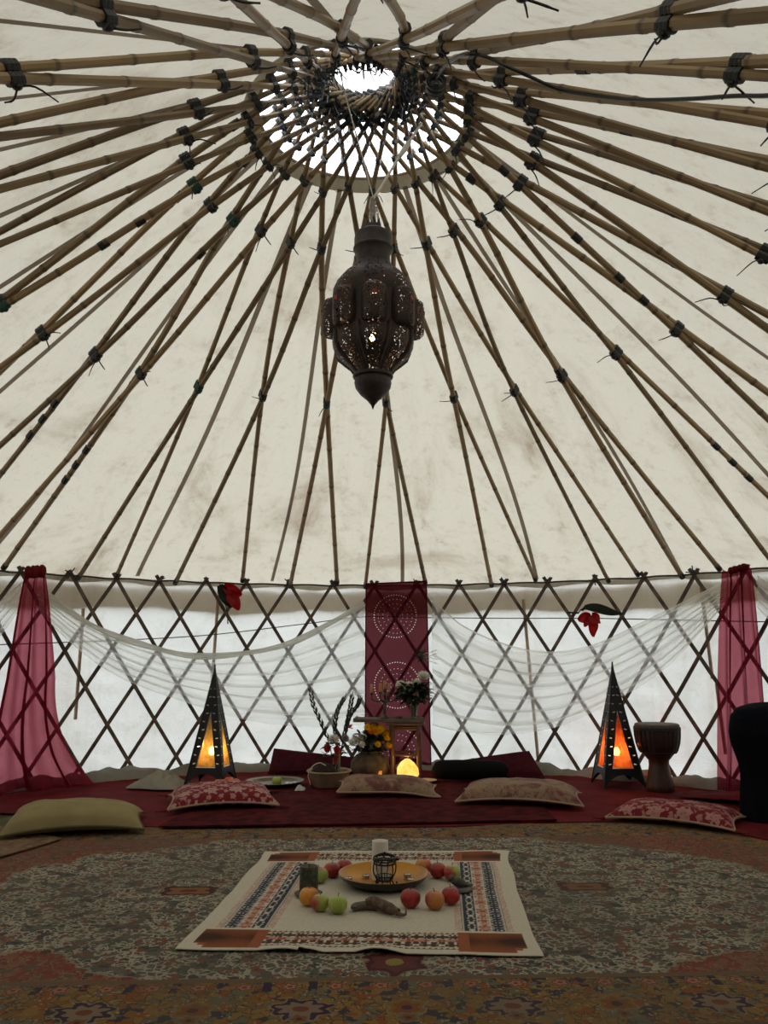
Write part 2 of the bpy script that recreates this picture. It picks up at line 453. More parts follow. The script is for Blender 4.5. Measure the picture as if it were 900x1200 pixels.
def lashing(wid, tails, big):
    """bands round both poles and loose tails, made about the origin along x"""
    g = G(); rr = .026 * big
    for dz in (-.021, .021):
        n = 3
        for k in range(n):
            x = (k - 1) * wid / n
            g.tube([(x - wid / n * .55, 0, dz), (x, 0, dz), (x + wid / n * .55, 0, dz)], [rr * .96, rr * 1.06, rr * .96], 8)
    g.blob((0, 0, -.045), (.018 * big, .02 * big, .014), 8, 5)
    for _ in range(tails):
        a = random.uniform(0, TH); l = random.uniform(.05, .12)
        g.tube(cr([(0, 0, -.045), (cos(a) * l * .5, sin(a) * l * .5, -.05 - random.uniform(0, .03)), (cos(a) * l, sin(a) * l, -.05 - random.uniform(0, .1))], 3), [.005, .004, .004, .004, .004, .003, .003], 4)
    return g
vars_ = [obj('lashing', lashing(random.uniform(.05, .075), random.choice((1, 2, 3)), random.uniform(.95, 1.1)), m_, frame) for m_ in (black_tape, black_tape, black_tape, black_tape, black_tape, green_cord)]
tapes = {}
first = set()
Pp = {i: p for i, s, o, p, r in poles if s > 0}; Qq = {i: p for i, s, o, p, r in poles if s < 0}
for i in range(28):
    for k in range(6):
        c_ = crossing(Pp[i], Qq[(i + k) % 28])
        if not c_: continue
        pa, da, pb, db = c_
        vi = random.choice((0, 1, 2, 3, 4) * 5 + (5,)); src = vars_[vi]
        if vi in first: o = src.copy(); C.objects.link(o)
        else: o = src; first.add(vi)
        o.location = (pa + pb) / 2; d = (da + db).normalized()
        o.rotation_euler = (0, -math.asin(d.z), math.atan2(d.y, d.x))
        sc = (1.0, .95, .78, .60, .48, .42)[k]; o.scale = (sc * (1 if k < 2 else .8), sc, 1)
# a few extra bands of black tape along single poles: (radius, angle)
for r, a in ((1.47, -82.2), (1.25, -81.4), (1.08, -80.7), (1.19, -57.9), (2.77, -60.3), (2.62, -60.5), (2.47, -60.5), (3.03, -49.7), (2.89, -49.6), (2.78, -49.7),
             (1.3, 74.3), (1.57, 73.2), (1.79, 72.4), (3.16, 61.5), (2.99, 61.2), (2.75, 60.5), (1.53, 142.6), (1.98, 44.1), (1.4, 120), (.75, 60), (.8, 85), (.7, -70), (.72, -100), (2.5, 130)):
    p0 = pol(a, r, 0); best = None
    for i, s, o, pts, r0 in poles:
        for k in range(len(pts) - 1):
            q = (pts[k] + pts[k + 1]) / 2; dd = (q.x - p0.x) ** 2 + (q.y - p0.y) ** 2
            if best is None or dd < best[0]: best = (dd, o, pts[k], pts[k + 1], r0)
    _, o, q0, q1, r0 = best; t_ = (q1 - q0).normalized(); c_ = (q0 + q1) / 2
    obj('tape_band', G().tube([c_ - t_ * .03, c_, c_ + t_ * .03], [r0 * 1.2] * 3, 8), black_tape, o)
# crown: rope ring and a dense collar of knots
g = G(); RC = .20
g.tube([(RC * sin(TH * k / 48), RC * cos(TH * k / 48), zr(.18) + .078 + .012 * sin(k * 1.7)) for k in range(49)], .016, 8, False)
obj('crown_rope', g, dark_rope, frame)
g = G(); gg = G(); gw = G()
for k in range(150):
    a = random.uniform(0, 360); r = RC + abs(random.gauss(0, .055)); c_ = pol(a, r, zr(r) + .04 + random.uniform(-.03, .05))
    tgt = random.choice((g, g, g, gg, g, g, gw)) if a < 90 or a > 270 else random.choice((g, gw, gw, gg))
    s_ = random.uniform(.009, .019)
    tgt.blob(c_, (s_ * random.uniform(.8, 1.7), s_ * random.uniform(.8, 1.7), s_ * random.uniform(.8, 1.4)), 7, 4)
    if random.random() < .45:
        e = c_ + Vector((random.gauss(0, .04), random.gauss(0, .04), -random.uniform(.03, .13)))
        tgt.tube([c_, c_.lerp(e, .5) + Vector((random.gauss(0, .012), random.gauss(0, .012), 0)), e], .0035, 4)
for k in range(80):
    a = random.uniform(-75, 75); r = random.uniform(.20, .29); c_ = pol(a, r, zr(r) + random.uniform(.015, .085) * (1.3 - r * 2))
    s_ = random.uniform(.010, .020); g.blob(c_, (s_ * random.uniform(.8, 1.6), s_ * random.uniform(.8, 1.6), s_ * random.uniform(.8, 1.4)), 7, 4)
    if random.random() < .3:
        e = c_ + Vector((random.gauss(0, .03), random.gauss(0, .03), -random.uniform(.04, .16))); g.tube([c_, c_.lerp(e, .5) + Vector((random.gauss(0, .012), 0, 0)), e], .003, 4)
tag(obj('crown_knot', g, black_tape, frame), 'black tape and cord knots around the crown', kind='stuff')
tag(obj('crown_knot', gg, simple('green_thread', (.015, .075, .05), .6), frame), 'dark green cord knots around the crown', kind='stuff')
tag(obj('crown_knot', gw, grey_cord, frame), 'grey tape ends around the crown', kind='stuff')

# ------------------------------------------------------------------ lattice wall
lat = thing('lattice_wall', 'diamond lattice wall of crossed brown wooden slats under the roof edge', 'lattice')
NL, A0 = 59, .35
slat_src = {}
def slat(s):
    g = G(); pts = []; n = 18
    for k in range(n + 1):
        t = k / n; z = 1.825 - 1.80 * t; a = s * 16.15 * t * (1.80 / 1.76) - s * .32
        pts.append((a, z))
    r = 3.972 if s > 0 else 3.988
    V = []
    for a, z in pts:
        for dr, dw in ((-.006, -1), (-.006, 1), (.006, 1), (.006, -1)):
            w_ = .0155
            V.append(pol(a + math.degrees(dw * w_ * .86 / r), r + dr, z + dw * s * w_ * .5))
    F = [(4 * i + k, 4 * i + (k + 1) % 4, 4 * i + 4 + (k + 1) % 4, 4 * i + 4 + k) for i in range(n) for k in range(4)] + [(3, 2, 1, 0), (4 * n, 4 * n + 1, 4 * n + 2, 4 * n + 3)]
    return g.add(V, F)
tops = [-41.3 - 6.1 * k for k in range(6, 0, -1)] + [-41.3, -35.3, -29.7, -23.4, -17.8, -11.9, -5.7, .3, 6.3, 12.4, 18.8, 24.8, 31.3, 37.7, 44.2] + [44.2 + 6.1 * k for k in range(1, 7)]
for s in (1, -1):
    src = obj('lattice_slat', slat(s), slat_wood, lat, smooth=False)
    for k, a in enumerate([tops[0] - 18.2, tops[0] - 12.2, tops[0] - 6.1] + tops + [tops[-1] + 6.1, tops[-1] + 12.2]):
        o = src if k == 0 else src.copy()
        if k: C.objects.link(o)
        o.rotation_euler = (0, 0, -rad(a + random.uniform(-.25, .25)))
knot = G(); knot.blob((0, 0, 0), (.022, .02, .022), 8, 5)
for k in range(4):
    a = k * 1.6 + .5; knot.tube([(0, 0, 0), (cos(a) * .03, -.012, sin(a) * .03), (cos(a) * .055, -.015, sin(a) * .05)], .005, 5)
ksrc = obj('slat_tie', knot, black_tape, lat)
for k, a in enumerate(tops):
    o = ksrc if k == 0 else ksrc.copy()
    if k: C.objects.link(o)
    o.location = pol(a, 3.955, 1.785 + random.uniform(-.012, .014)); o.rotation_euler = (0, random.uniform(-.6, .6), -rad(a)); q = random.choice((.45, .5, .6, 1.0, 1.1)); o.scale = (q, .7, q)
# tension rope running round the wall head
g = G(); pts = []
for k in range(241):
    a = -85 + 170 * k / 240; pts.append(pol(a, 3.928, 1.765 + .010 * abs(sin(rad(a) * 29.5)) + .006 * nz(a * .2, 1, 1)))
g.tube(pts, .0085, 6)
tag(obj('tension_rope', g, dark_rope), 'dark rope stretched along the top of the lattice wall', 'rope')
g = G(); pts = cr([pol(-60, 3.86, 1.16), pol(-49.8, 3.85, 1.175), pol(-25.4, 3.86, 1.265), pol(-10, 3.87, 1.39), pol(-1, 3.9, 1.465), pol(8, 3.9, 1.455), pol(20, 3.87, 1.44), pol(30.8, 3.86, 1.425), pol(42, 3.85, 1.39), pol(53.7, 3.85, 1.35), pol(62, 3.85, 1.34)], 16)
# keep it on the round wall
pts = [Vector((p.x, p.y, 0)).normalized() * 3.945 + Vector((0, 0, p.z)) for p in pts]
g.tube(pts, .0045, 5)
tag(obj('cord', g, cable_black), 'thin black cord strung sagging across the lattice at mid height', 'cord')

# ------------------------------------------------------------------ hanging cloth
def lerp_tab(tab, u):
    """smooth curve through (angle, z) rows"""
    n = len(tab) - 1; x = min(max(u, 0), 1) * n; i = min(int(x), n - 1); t = x - i
    P = [tab[max(i - 1, 0)], tab[i], tab[i + 1], tab[min(i + 2, n)]]
    return [.5 * ((2 * P[1][k]) + (P[2][k] - P[0][k]) * t + (2 * P[0][k] - 5 * P[1][k] + 4 * P[2][k] - P[3][k]) * t * t + (3 * P[1][k] - P[0][k] - 3 * P[2][k] + P[3][k]) * t ** 3) for k in range(2)]
def swag(name, top, bot, label, folds, seed, gather, name_hem=False):
    """gather 0: pinched at u=0, 1: pinched at u=1; a rolled hem on the top edge"""
    def f(u, v):
        a0_, z0 = lerp_tab(top, u); a1_, z1 = lerp_tab(bot, u)
        q = v + .030 * sin(v * PI * folds * 2 + seed + 1.3 * sin(u * 3 + seed)) + .016 * sin(v * PI * folds * 4.6 + u * 2) + .007 * sin(v * PI * folds * 11 + u * 5)
        q += .03 * nz(u * 2, v * 3, seed)
        roll = max(0, 1 - v * 16); q = q * (1 - roll) + roll * .028 * (1 + cos(v * 210)) * .5
        q = min(max(q, 0), 1) if v not in (0, 1) else v
        r = 3.905 - .020 * sin(v * PI * folds * 2 + seed) - .018 * roll * sin(v * 210) + .012 * nz(u * 5, v * 9, seed)
        return pol(a0_ + (a1_ - a0_) * q, r, z0 + (z1 - z0) * q)
    o = tag(obj(name, G().grid(f, 60, 110), voile), label, 'drape')
    if name_hem:
        pts = [lerp_tab(top, k / 40) for k in range(41)]
        obj('rolled_hem', G().tube([pol(a_, 3.885, z_ - .012) for a_, z_ in pts], [.026 + .005 * sin(k * .7) for k in range(41)], 8), voile_roll, o)
    return o
swag('voile_swag', [(-45.6, 1.66), (-38.5, 1.36), (-31.3, 1.19), (-23.5, 1.095), (-13, 1.19), (-5.5, 1.43), (-1.1, 1.61)],
     [(-45.0, 1.45), (-41, 1.20), (-35, .92), (-27, .70), (-17.5, .50), (-9, .425), (-.95, .44)],
     'white sheer swag scooped between the left red curtain and the red banner', 6, 1, 0, True)
swag('voile_swag', [(8.6, 1.64), (13, 1.38), (19, 1.20), (25, 1.13), (31, 1.19), (39, 1.42), (48.6, 1.70)],
     [(8.6, .44), (13, .38), (19, .37), (26, .46), (33, .68), (40.5, .99), (48.0, 1.48)],
     'white sheer swag scooped between the red banner and the right red curtain', 7, 2.2, 1)
swag('voile_swag', [(-47.4, 1.70), (-52, 1.40), (-57, 1.18), (-63, 1.12), (-70, 1.3), (-76, 1.66)],
     [(-47.6, 1.46), (-51, 1.12), (-56, .80), (-63, .60), (-70, .7), (-76, 1.2)],
     'white sheer swag starting left of the left red curtain, cut by the frame', 4, .4, 0)
swag('voile_swag', [(52.4, 1.72), (57, 1.42), (62, 1.2), (68, 1.15), (74, 1.3), (80, 1.66)],
     [(52.2, 1.46), (57, 1.1), (62, .8), (68, .6), (74, .7), (80, 1.2)],
     'white sheer swag starting right of the right red curtain, cut by the frame', 4, 3.1, 0)
def curtain(tl, tr, ml, mr, bl, br, seed, label, flare=0):
    def f(u, v):
        z = 1.775 * (1 - v) + .035 * v
        if v < .5: k = v * 2; k = k ** .7; L = tl + (ml - tl) * k; Rr = tr + (mr - tr) * k
        else: k = (v - .5) * 2; k2 = k ** 2.2; L = ml + (bl - ml) * k; Rr = mr + (br - mr) * k2
        nf = 5.5
        fold = sin(u * PI * 2 * nf + seed + 1.2 * nz(v * 1.5, u * 2, seed))
        uu = u + .07 * sin(u * PI * 2 * nf * .5 + seed * 2 + v)
        a = L + (Rr - L) * uu
        r = 3.825 - .030 * fold * (.5 + .5 * v) - .02 * v - .10 * max(0, v - .85) / .15 * u
        zz = z + (.03 * nz(u * 6, 1, seed) if v > .9 else 0)
        if v < .04: zz += .012 * fold; r -= .01
        return pol(a, r, max(.03, zz))
    o = obj('red_curtain', G().grid(f, 90, 60), red_sheer)
    return tag(o, label, 'curtain')
curtain(-47.8, -45.2, -49.5, -43.0, -51.3, -38.2, .5, 'sheer red curtain gathered at the top, hanging at the left side of the lattice')
curtain(49.2, 52.4, 47.6, 52.8, 46.6, 53.8, 2.5, 'sheer red curtain gathered at the top, hanging right of the drum')
for sg, a, lb in ((-1, -46.5, 'left'), (1, 50.8, 'right')):
    g = G()
    for k in range(4):
        g.blob(pol(a + (k - 1.5) * .55, 3.825 - .01 * (k % 2), 1.765 + .006 * k), (.035, .03, .055 if sg < 0 else .03), 10, 6, lambda d: 1 + .08 * sin(d.x * 9))
    cur = [o for o in C.objects if o.name.startswith('red_curtain')][0 if sg < 0 else 1]
    obj('gathered_head', g, red_cloth, cur)

# red banner with sequin circles
ban = tag(obj('banner', G().grid(lambda u, v: pol(-.85 + 8.75 * u + .45 * v * u - .04 * v, 3.875 - .006 * sin(u * 17 + v * 2) * v - .012 * sin(v * 9) * (u - .5), 1.782 + .022 * u - v * 1.765), 30, 60), banner_red),
          'narrow dark red sheer banner with openwork circles of dots, hanging at the back centre', 'banner')
hg = G()
for u in (0, 1):
    hg.tube([pol(-.85 + 8.75 * u + .45 * v * u - .04 * v, 3.872, 1.782 + .022 * u - v * 1.765) for v in [k / 20 for k in range(21)]], .006, 4)
hg.tube([pol(-.85 + 8.75 * u, 3.871, 1.782 + .022 * u) for u in [k / 12 for k in range(13)]], .008, 4)
obj('banner_hem', hg, simple('dark_hem', (.07, .006, .012), .8), ban)
# ------------------------------------------------------------------ floor cloths
def poly_cloth(u, v): pass
front = [(-3.72, 1.05), (-3.2, 1.75), (-2.5, 1.82), (-1.95, 1.55), (-1.3, 1.36), (-.4, 1.36), (.5, 1.37), (1.2, 1.50), (1.75, 1.52), (2.1, 1.40), (2.42, .95), (2.75, .45), (3.3, .1), (3.8, -.3)]
fr = cr([(x, y, 0) for x, y in front], 10)
def rc(u, v):
    p = fr[min(int(u * (len(fr) - 1) + .5), len(fr) - 1)]
    th = -78 + 163 * u; q = pol(th, 3.86, 0)
    p = p.lerp(q, v)
    z = .0165 + .010 * max(0, nz(p.x * 2.2, p.y * 4, 3)) * min(1, 6 * v) + .02 * max(0, v - .93) / .07 * (1 + nz(th * .3, 0, 3))
    return (p.x, p.y, z)
tag(obj('red_floor_cloth', G().slab(rc, 130, 34, .004), red_cloth), 'plain deep red cloth spread in a crescent along the back wall', 'floor cloth')
def carpet(u, v):
    x = -1.30 + 2.55 * u + .24 * v * (1 - u); y = 1.295 + .15 * u + .06 * u * u + 1.72 * v
    return (x + .01 * nz(v * 5, 1, 2), y + .018 * nz(u * 5, 2, v), .034 + .004 * nz(u * 7, v * 6, 1))
tag(obj('maroon_carpet', G().slab(carpet, 50, 34, .010), maroon), 'worn dark maroon carpet lying on the red cloth before the altar', 'carpet')

# oriental rug
m = Mat('oriental_rug')
X, Y, Z = m.xyz()
wob = (m.noise(3.2, 2) - .5) * .20 + (m.noise(16, 3, .6) - .5) * .10
lob = ((X * 5.2).cos() * .035)
e = ((X / 1.85) * (X / 1.85) + (Y / 1.2) * (Y / 1.2)).sqrt() + wob + lob
wv = m.node('ShaderNodeVectorMath'); wv.operation = 'ADD'
nzc = m.node('ShaderNodeTexNoise'); m.link(m.co(), nzc.inputs['Vector']); nzc.inputs['Scale'].default_value = 22
sc_ = m.node('ShaderNodeVectorMath'); sc_.operation = 'SCALE'; sc_.inputs['Scale'].default_value = .060
m.link(nzc.outputs['Color'], sc_.inputs[0]); m.link(m.co(), wv.inputs[0]); m.link(sc_.outputs[0], wv.inputs[1])
wvec = wv.outputs[0]
def cells(scale, vec=None):
    n = m.node('ShaderNodeTexVoronoi'); m.link(vec or wvec, n.inputs['Vector']); n.inputs['Scale'].default_value = scale
    sx = m.node('ShaderNodeSeparateColor'); m.link(n.outputs['Color'], sx.inputs[0])
    return S(m.nt, n.outputs['Distance']), S(m.nt, sx.outputs[0])
ed = m.voro(30, wvec, 'DISTANCE_TO_EDGE')
_, c1 = cells(30); d2, c2 = cells(62); d3, c3 = cells(9)
field = m.ramp(c1, [(0, (.085, .080, .060)), (.26, (.17, .060, .040)), (.40, (.115, .105, .078)), (.58, (.042, .040, .042)), (.74, (.145, .118, .078)), (.86, (.080, .082, .064))], True)
brk = m.noise(11, 3).gt(.44)
field = m.mix(ed.lt(.11) * brk, field, (.36, .32, .235))
field = m.mix((c2.gt(.70)) * d2.lt(.34), field, (.024, .026, .032))
field = m.mix((c2.lt(.12)) * d2.lt(.36), field, (.21, .055, .034))
field = m.mix((c2.m('COMPARE', .45, .07)) * d2.lt(.28), field, (.30, .27, .19))
field = m.mix((c3.gt(.72)) * d3.lt(.30) * m.noise(60, 2).gt(.45), field, m.mix(d3.lt(.15), (.18, .055, .033), (.16, .11, .055)))
field = m.mix((c3.lt(.30)) * d3.lt(.22) * m.noise(45, 2).gt(.42), field, (.20, .052, .034))
field = m.mix(.20, field, (.105, .100, .086))
red = m.ramp(c1, [(0, (.21, .030, .022)), (.5, (.17, .028, .024)), (.72, (.20, .085, .05)), (.86, (.09, .075, .045)), (.94, (.045, .035, .04))], True)
red = m.mix((c2.gt(.76)) * d2.lt(.38), red, (.24, .17, .10)); red = m.mix(ed.lt(.06) * brk, red, (.22, .13, .075)); red = m.mix(.30, red, (.115, .075, .05))
ochre = m.ramp(c1, [(0, (.20, .115, .035)), (.42, (.17, .09, .03)), (.60, (.21, .065, .02)), (.76, (.12, .105, .07)), (.9, (.045, .04, .05))], True)
ochre = m.mix(ed.lt(.05) * brk, ochre, (.06, .048, .036)); ochre = m.mix((c2.gt(.80)) * d2.lt(.36), ochre, (.23, .19, .12))
ay = Y.abs()
# rosettes along the border
def rosette(px, py, rad_, base, petals, cols):
    r_ = (px * px + py * py).sqrt() / rad_; t_ = py.atan2(px)
    r_ = r_ * ((m.noise(26, 3, .6) - .5) * .75 + 1.0)
    q = r_ + (t_ * petals).cos() * .14
    base = m.mix(q.lt(1.1), base, (.19, .15, .09))
    base = m.mix(q.lt(1.0), base, cols[0]); base = m.mix(q.lt(.72), base, cols[1]); base = m.mix(r_.lt(.30), base, cols[2])
    return base
bx = X.wrap(.66); by = ay - 1.31
ochre = rosette(bx * .78, by, .068, ochre, 8, ((.045, .028, .042), (.18, .125, .085), (.14, .05, .03)))
bx2 = (X + .33).wrap(.66)
ochre = rosette(bx2, by, .058, ochre, 6, ((.19, .10, .025), (.17, .06, .02), (.06, .03, .03)))
bx3 = (X + .165).wrap(.33)
ochre = rosette(bx3, by - .07, .030, ochre, 5, ((.12, .11, .08), (.17, .06, .02), (.06, .03, .03)))
gx = X.wrap(.15); gy = ay - 1.135
guard = m.mix((gx.abs().gt(.060)) * m.noise(30, 2).gt(.46), ochre, (.035, .028, .045))
guard = rosette(gx, gy, .028, guard, 5, ((.14, .05, .03), (.30, .13, .085), (.16, .04, .03)))
col = m.mix(e.gt(1.0), field, m.mix(e.lt(1.012), red, (.22, .18, .12)))
col = m.mix(e.gt(1.32), col, ochre)
mx = (X.abs() - .93); my = Y * 1.0
col = rosette(mx * .55, my, .075, col, 4, ((.06, .022, .02), (.20, .09, .04), (.13, .035, .025)))
mx0 = X + .02
col = rosette(mx0, Y + .93, .11, col, 6, ((.07, .018, .022), (.11, .03, .03), (.24, .17, .05)))
col = m.mix(ay.gt(1.062), col, (.13, .085, .05)); col = m.mix(ay.gt(1.095), col, guard); col = m.mix(ay.gt(1.175), col, ochre)
col = m.mix(ay.gt(1.455), col, (.10, .06, .04))
col = m.mix(m.noise(1.7, 4).smooth(.35, .7) * .45, col, (.085, .075, .055))
rug_m = m.done(m.principled(col, .95, 0, m.bump(m.noise(180, 2), .5, .004), Specular_IOR_Level=.08))
def rug(u, v):
    x, y = -2.75 + 5.5 * u, -1.48 + 2.96 * v
    return (x, y, .010 + .0025 * nz(x * 2.5, y * 2.5, 1) + (.010 * max(0, nz(x * 1.8, 4, 1)) * max(0, v - .93) / .07))
rg = tag(obj('oriental_rug', G().slab(rug, 110, 60, .006), rug_m), 'large faded oriental rug with grey floral field and ochre border, covering the floor', 'rug')
rg.location = (.14, -.012, 0); rg.rotation_euler = (0, 0, rad(2.2))
# small ochre rug overlapping at the left
def rug2(u, v):
    p = Vector((-1.79, 1.0)) + Vector((-1.45, .95)) * u + Vector((-.42, -1.25)) * v
    return (p.x, p.y, .024 + .004 * nz(u * 4, v * 4, 2))
m = Mat('small_ochre_rug')
n2 = m.noise(16, 5, .7).smooth(.35, .65)
c_ = m.mix(n2, (.17, .095, .035), (.10, .045, .022)); c_ = m.mix(m.noise(30, 3).smooth(.58, .66), c_, (.20, .15, .08))
tag(obj('small_rug', G().slab(rug2, 30, 30, .006), m.done(m.principled(c_, .95, 0, m.bump(m.noise(150, 2), .4, .004)))),
    'small ochre rug lying over the big rug at the left edge', 'rug')

# embroidered cloth in the middle
NU, NV = 276, 312
Q = [Vector(p) for p in ((-.654, -.833, 0), (.697, -.909, 0), (.817, .704, 0), (-.543, .684, 0))]      # front left, front right, back right, back left
RUGZ = .0135
def bump_wave(u, v):
    z = .0035 * max(0, nz(u * 5, v * 5, 1))
    fe = max(0, 1 - v / .06); z += fe * (.020 * max(0, sin(u * 23 + 1.2)) * max(0, 1 - abs(u - .47) * 2.8) + .012 * max(0, sin((u - .3) * 30)) * (abs(u - .40) < .06))
    z += .010 * max(0, 1 - u / .05) * max(0, nz(1, v * 6, 3)) + .012 * max(0, 1 - (1 - u) / .05) * max(0, nz(4, v * 5, 3))
    return z
def cloth(u, v):
    p = (Q[0] * (1 - u) + Q[1] * u) * (1 - v) + (Q[3] * (1 - u) + Q[2] * u) * v
    p.x += .018 * nz(v * 4, u > .5, 2) * (abs(u - .5) * 2) ** 4 + (-.02 if u < .5 else .025) * sin(v * PI) * -(abs(u - .5) * 2) ** 3
    p.y += .016 * nz(u * 5, v > .5, 7) * (abs(v - .5) * 2) ** 4
    return (p.x, p.y, RUGZ + .006 + bump_wave(u, v))
g = G().slab(cloth, NU, NV, .0035)
U, Vv = np.meshgrid(np.arange(NU + 1) / NU, np.arange(NV + 1) / NV)
WX, WY = 1.36, 1.56
x = U * WX; y = Vv * WY                                     # metres across the cloth
rs = np.random.RandomState(3)
cream = np.array((.52, .47, .37)); colr = np.ones(U.shape + (3,)) * cream
colr *= (1 + .05 * rs.randn(*U.shape))[..., None]
blue = np.array((.040, .045, .065)); brown = np.array((.075, .040, .030)); rust = np.array((.30, .085, .050)); pink = np.array((.42, .25, .19)); grey = np.array((.22, .20, .18))
def motif(n, mrow, dens, seed):
    r_ = np.random.RandomState(seed); h = r_.rand(mrow // 2, n // 2) < dens
    h = np.concatenate([h, h[::-1]], 0); h = np.concatenate([h, h[:, ::-1]], 1)
    h[mrow // 2 - 1:mrow // 2 + 1, 2:-2] = True; h[2:-2, n // 2 - 1:n // 2 + 1] = True
    return h
STI = .0062
def band(mask, a, c, specs):
    """a along, c across (0 at the outer side), both in metres"""
    for c0, c1, kind, co in specs:
        mm = mask & (c >= c0) & (c < c1)
        ia = np.floor(a / STI).astype(int); ic = np.floor((c - c0) / STI).astype(int)
        if kind == 'dots': k = mm & ((ia + ic) % 3 != 0) & (rs.rand(*a.shape) < .8)
        elif kind == 'zig': k = mm & (np.abs((a / .022) % 1 - .5) * 2 * (c1 - c0) > (c - c0))
        elif kind == 'line': k = mm
        else:
            n, dens, sd = kind; rows = max(4, int((c1 - c0) / STI) // 2 * 2); mo = motif(n, rows, dens, sd)
            k = mm & mo[np.clip(ic, 0, rows - 1), ia % n]
        colr[k] = co * (1 + .12 * rs.randn(int(k.sum()), 1))
BW = .255; C0 = .045
core_y = (y > C0 + BW * .80) & (y < WY - C0 - BW * .80); core_x = (x > C0 + BW) & (x < WX - C0 - BW)
sidespec = [(.005, .028, 'dots', pink), (.030, .034, 'line', grey), (.038, .092, (14, .62, 5), blue), (.096, .146, (18, .45, 8), rust), (.100, .142, (10, .25, 12), pink), (.150, .204, (14, .62, 9), blue), (.210, .214, 'line', grey), (.218, .246, 'dots', pink)]
band(core_y, y, x - C0 * 1.6, sidespec); band(core_y, y, WX - C0 * 1.6 - x, sidespec)
endspec = [(.012, .030, 'zig', brown * 1.9), (.036, .084, (16, .58, 21), brown), (.086, .116, (22, .42, 23), rust), (.090, .112, (10, .35, 27), pink), (.118, .166, (16, .58, 31), brown), (.172, .190, 'zig', brown * 1.9)]
band(core_x, x, y - C0 * .7, endspec); band(core_x, x, WY - C0 * .7 - y, endspec)
for cx_, cy_ in ((0, 0), (1, 0), (0, 1), (1, 1)):
    xx = (x if cx_ == 0 else WX - x) - C0; yy = (y if cy_ == 0 else WY - y) - C0 * .55
    mk = (xx > .0) & (xx < BW + .01) & (yy > 0) & (yy < BW * .80)
    notch = ((np.floor(xx / .022) + np.floor(yy / .022)) < 2) & mk
    t = np.clip(1 - np.abs(yy / (BW * .8) - .55) * 2, 0, 1) * (.75 + .25 * np.sin(xx * 23 + 1)); t = np.clip(t * 1.35, 0, 1)
    cc = np.array((.235, .075, .030)) * (1 - t[..., None]) + np.array((.055, .024, .014)) * t[..., None]
    cc = np.where(((xx > BW - .035))[..., None], np.array((.26, .085, .04)), cc)
    cc = np.where((mk & (xx < .05) & (yy < .05))[..., None], np.array((.27, .09, .05)), cc)
    colr[mk] = cc[mk] * (1 + .06 * rs.randn(int(mk.sum()), 1)); colr[notch] = cream
m = Mat('embroidered_cloth')
em = m.done(m.principled(m.attr('thread', False), .92, 0, m.bump(m.noise(260, 2), .35, .002), Specular_IOR_Level=.1))
cl = tag(obj('embroidered_cloth', g, em), 'cream cloth with embroidered border and rust corner blocks spread on the rug', 'cloth')
cols = np.concatenate([colr.reshape(-1, 3), np.ones(((NU + 1) * (NV + 1), 3)) * cream]); cols = np.clip(np.c_[cols, np.ones(len(cols))], 0, 1)
at = cl.data.color_attributes.new('thread', 'FLOAT_COLOR', 'POINT'); at.data.foreach_set('color', cols.astype(np.float32).ravel())
CZ = RUGZ + .0098          # top of the cloth

# ------------------------------------------------------------------ things on the cloth
gold = simple('gold_enamel', (.42, .19, .022), .32, .5, var=.25, scale=6)
black_enamel = simple('black_enamel', (.010, .009, .008), .35)
wax = simple('white_wax', (.72, .69, .62), .5, Subsurface_Weight=.15)
tin = simple('tin', (.55, .55, .56), .3, .9)
tray = thing('tray', 'round shallow tray, gold inside and black outside, in the middle of the cloth', 'tray', (.117, .02, CZ))
prof_o = [(.001, 0), (.12, .0), (.165, .008), (.200, .030), (.214, .052)]
prof_i = [(.214, .052), (.208, .052), (.193, .031), (.160, .013), (.12, .006), (.001, .006)]
obj('outer_shell', G().lathe(prof_o, 64, capb=False, capt=False), black_enamel, tray)
obj('inner_face', G().lathe(prof_i, 64, capb=False, capt=False), gold, tray)
TZ = CZ + .0065
tl = [((-.165, -.02), 'tealight nearest the left rim of the gold tray'), ((-.085, .075), 'tealight left of the wire lantern, second from the tray left rim'), ((.115, .07), 'tealight at the right of the gold tray, the further of two'), ((.130, -.015), 'tealight at the right of the gold tray, the nearer of two')]
src = None
for (dx, dy), lb in tl:
    rr_ = math.hypot(dx, dy); zz = CZ + (.0065 if rr_ < .125 else .0065 + (rr_ - .12) * .19 + .004)
    if src is None:
        src = thing('tealight', lb, 'tealight', (.117 + dx, .02 + dy, zz), 0, 'tealights on the gold tray')
        obj('cup', G().lathe([(.001, 0), (.018, 0), (.019, .014), (.0183, .014), (.0175, .010)], 20, capb=False, capt=False), tin, src)
        obj('wax', G().lathe([(.0178, .004), (.0172, .0105), (.001, .0105)], 20, capb=False, capt=False), wax, src)
        obj('wick', G().tube([(0, 0, .0105), (.001, 0, .016)], .001, 5), black_fabric, src)
    else:
        c = copy_tree(src); c.location = (.117 + dx, .02 + dy, zz); c['label'] = lb
cn = thing('pillar_candle', 'white pillar candle with a melted rim standing behind the wire lantern', 'candle', (.100, .075, TZ))
obj('wax_body', G().lathe([(.039, 0), (.040, .01), (.0395, .135), (.038, .175), (.036, .172), (.033, .155), (.001, .150)], 32, mod=lambda a, z: 1 + .015 * sin(3 * a + z * 20) if z < .14 else 1 + .05 * sin(5 * a), capt=False), wax, cn)
obj('wick', G().tube([(0, 0, .15), (.002, 0, .165)], .0015, 5), black_fabric, cn)
wl = thing('wire_lantern', 'small black wire lantern with curled feet standing in the gold tray', 'lantern', (.122, -.055, TZ))
def ring(r, z, t=.0035, n=36): return [(r * cos(TH * k / n), r * sin(TH * k / n), z) for k in range(n + 1)]
g = G()
for r, z, t in ((.050, .128, .005), (.050, .104, .004), (.046, .115, .003)): g.tube(ring(r, z), t, 6, False)
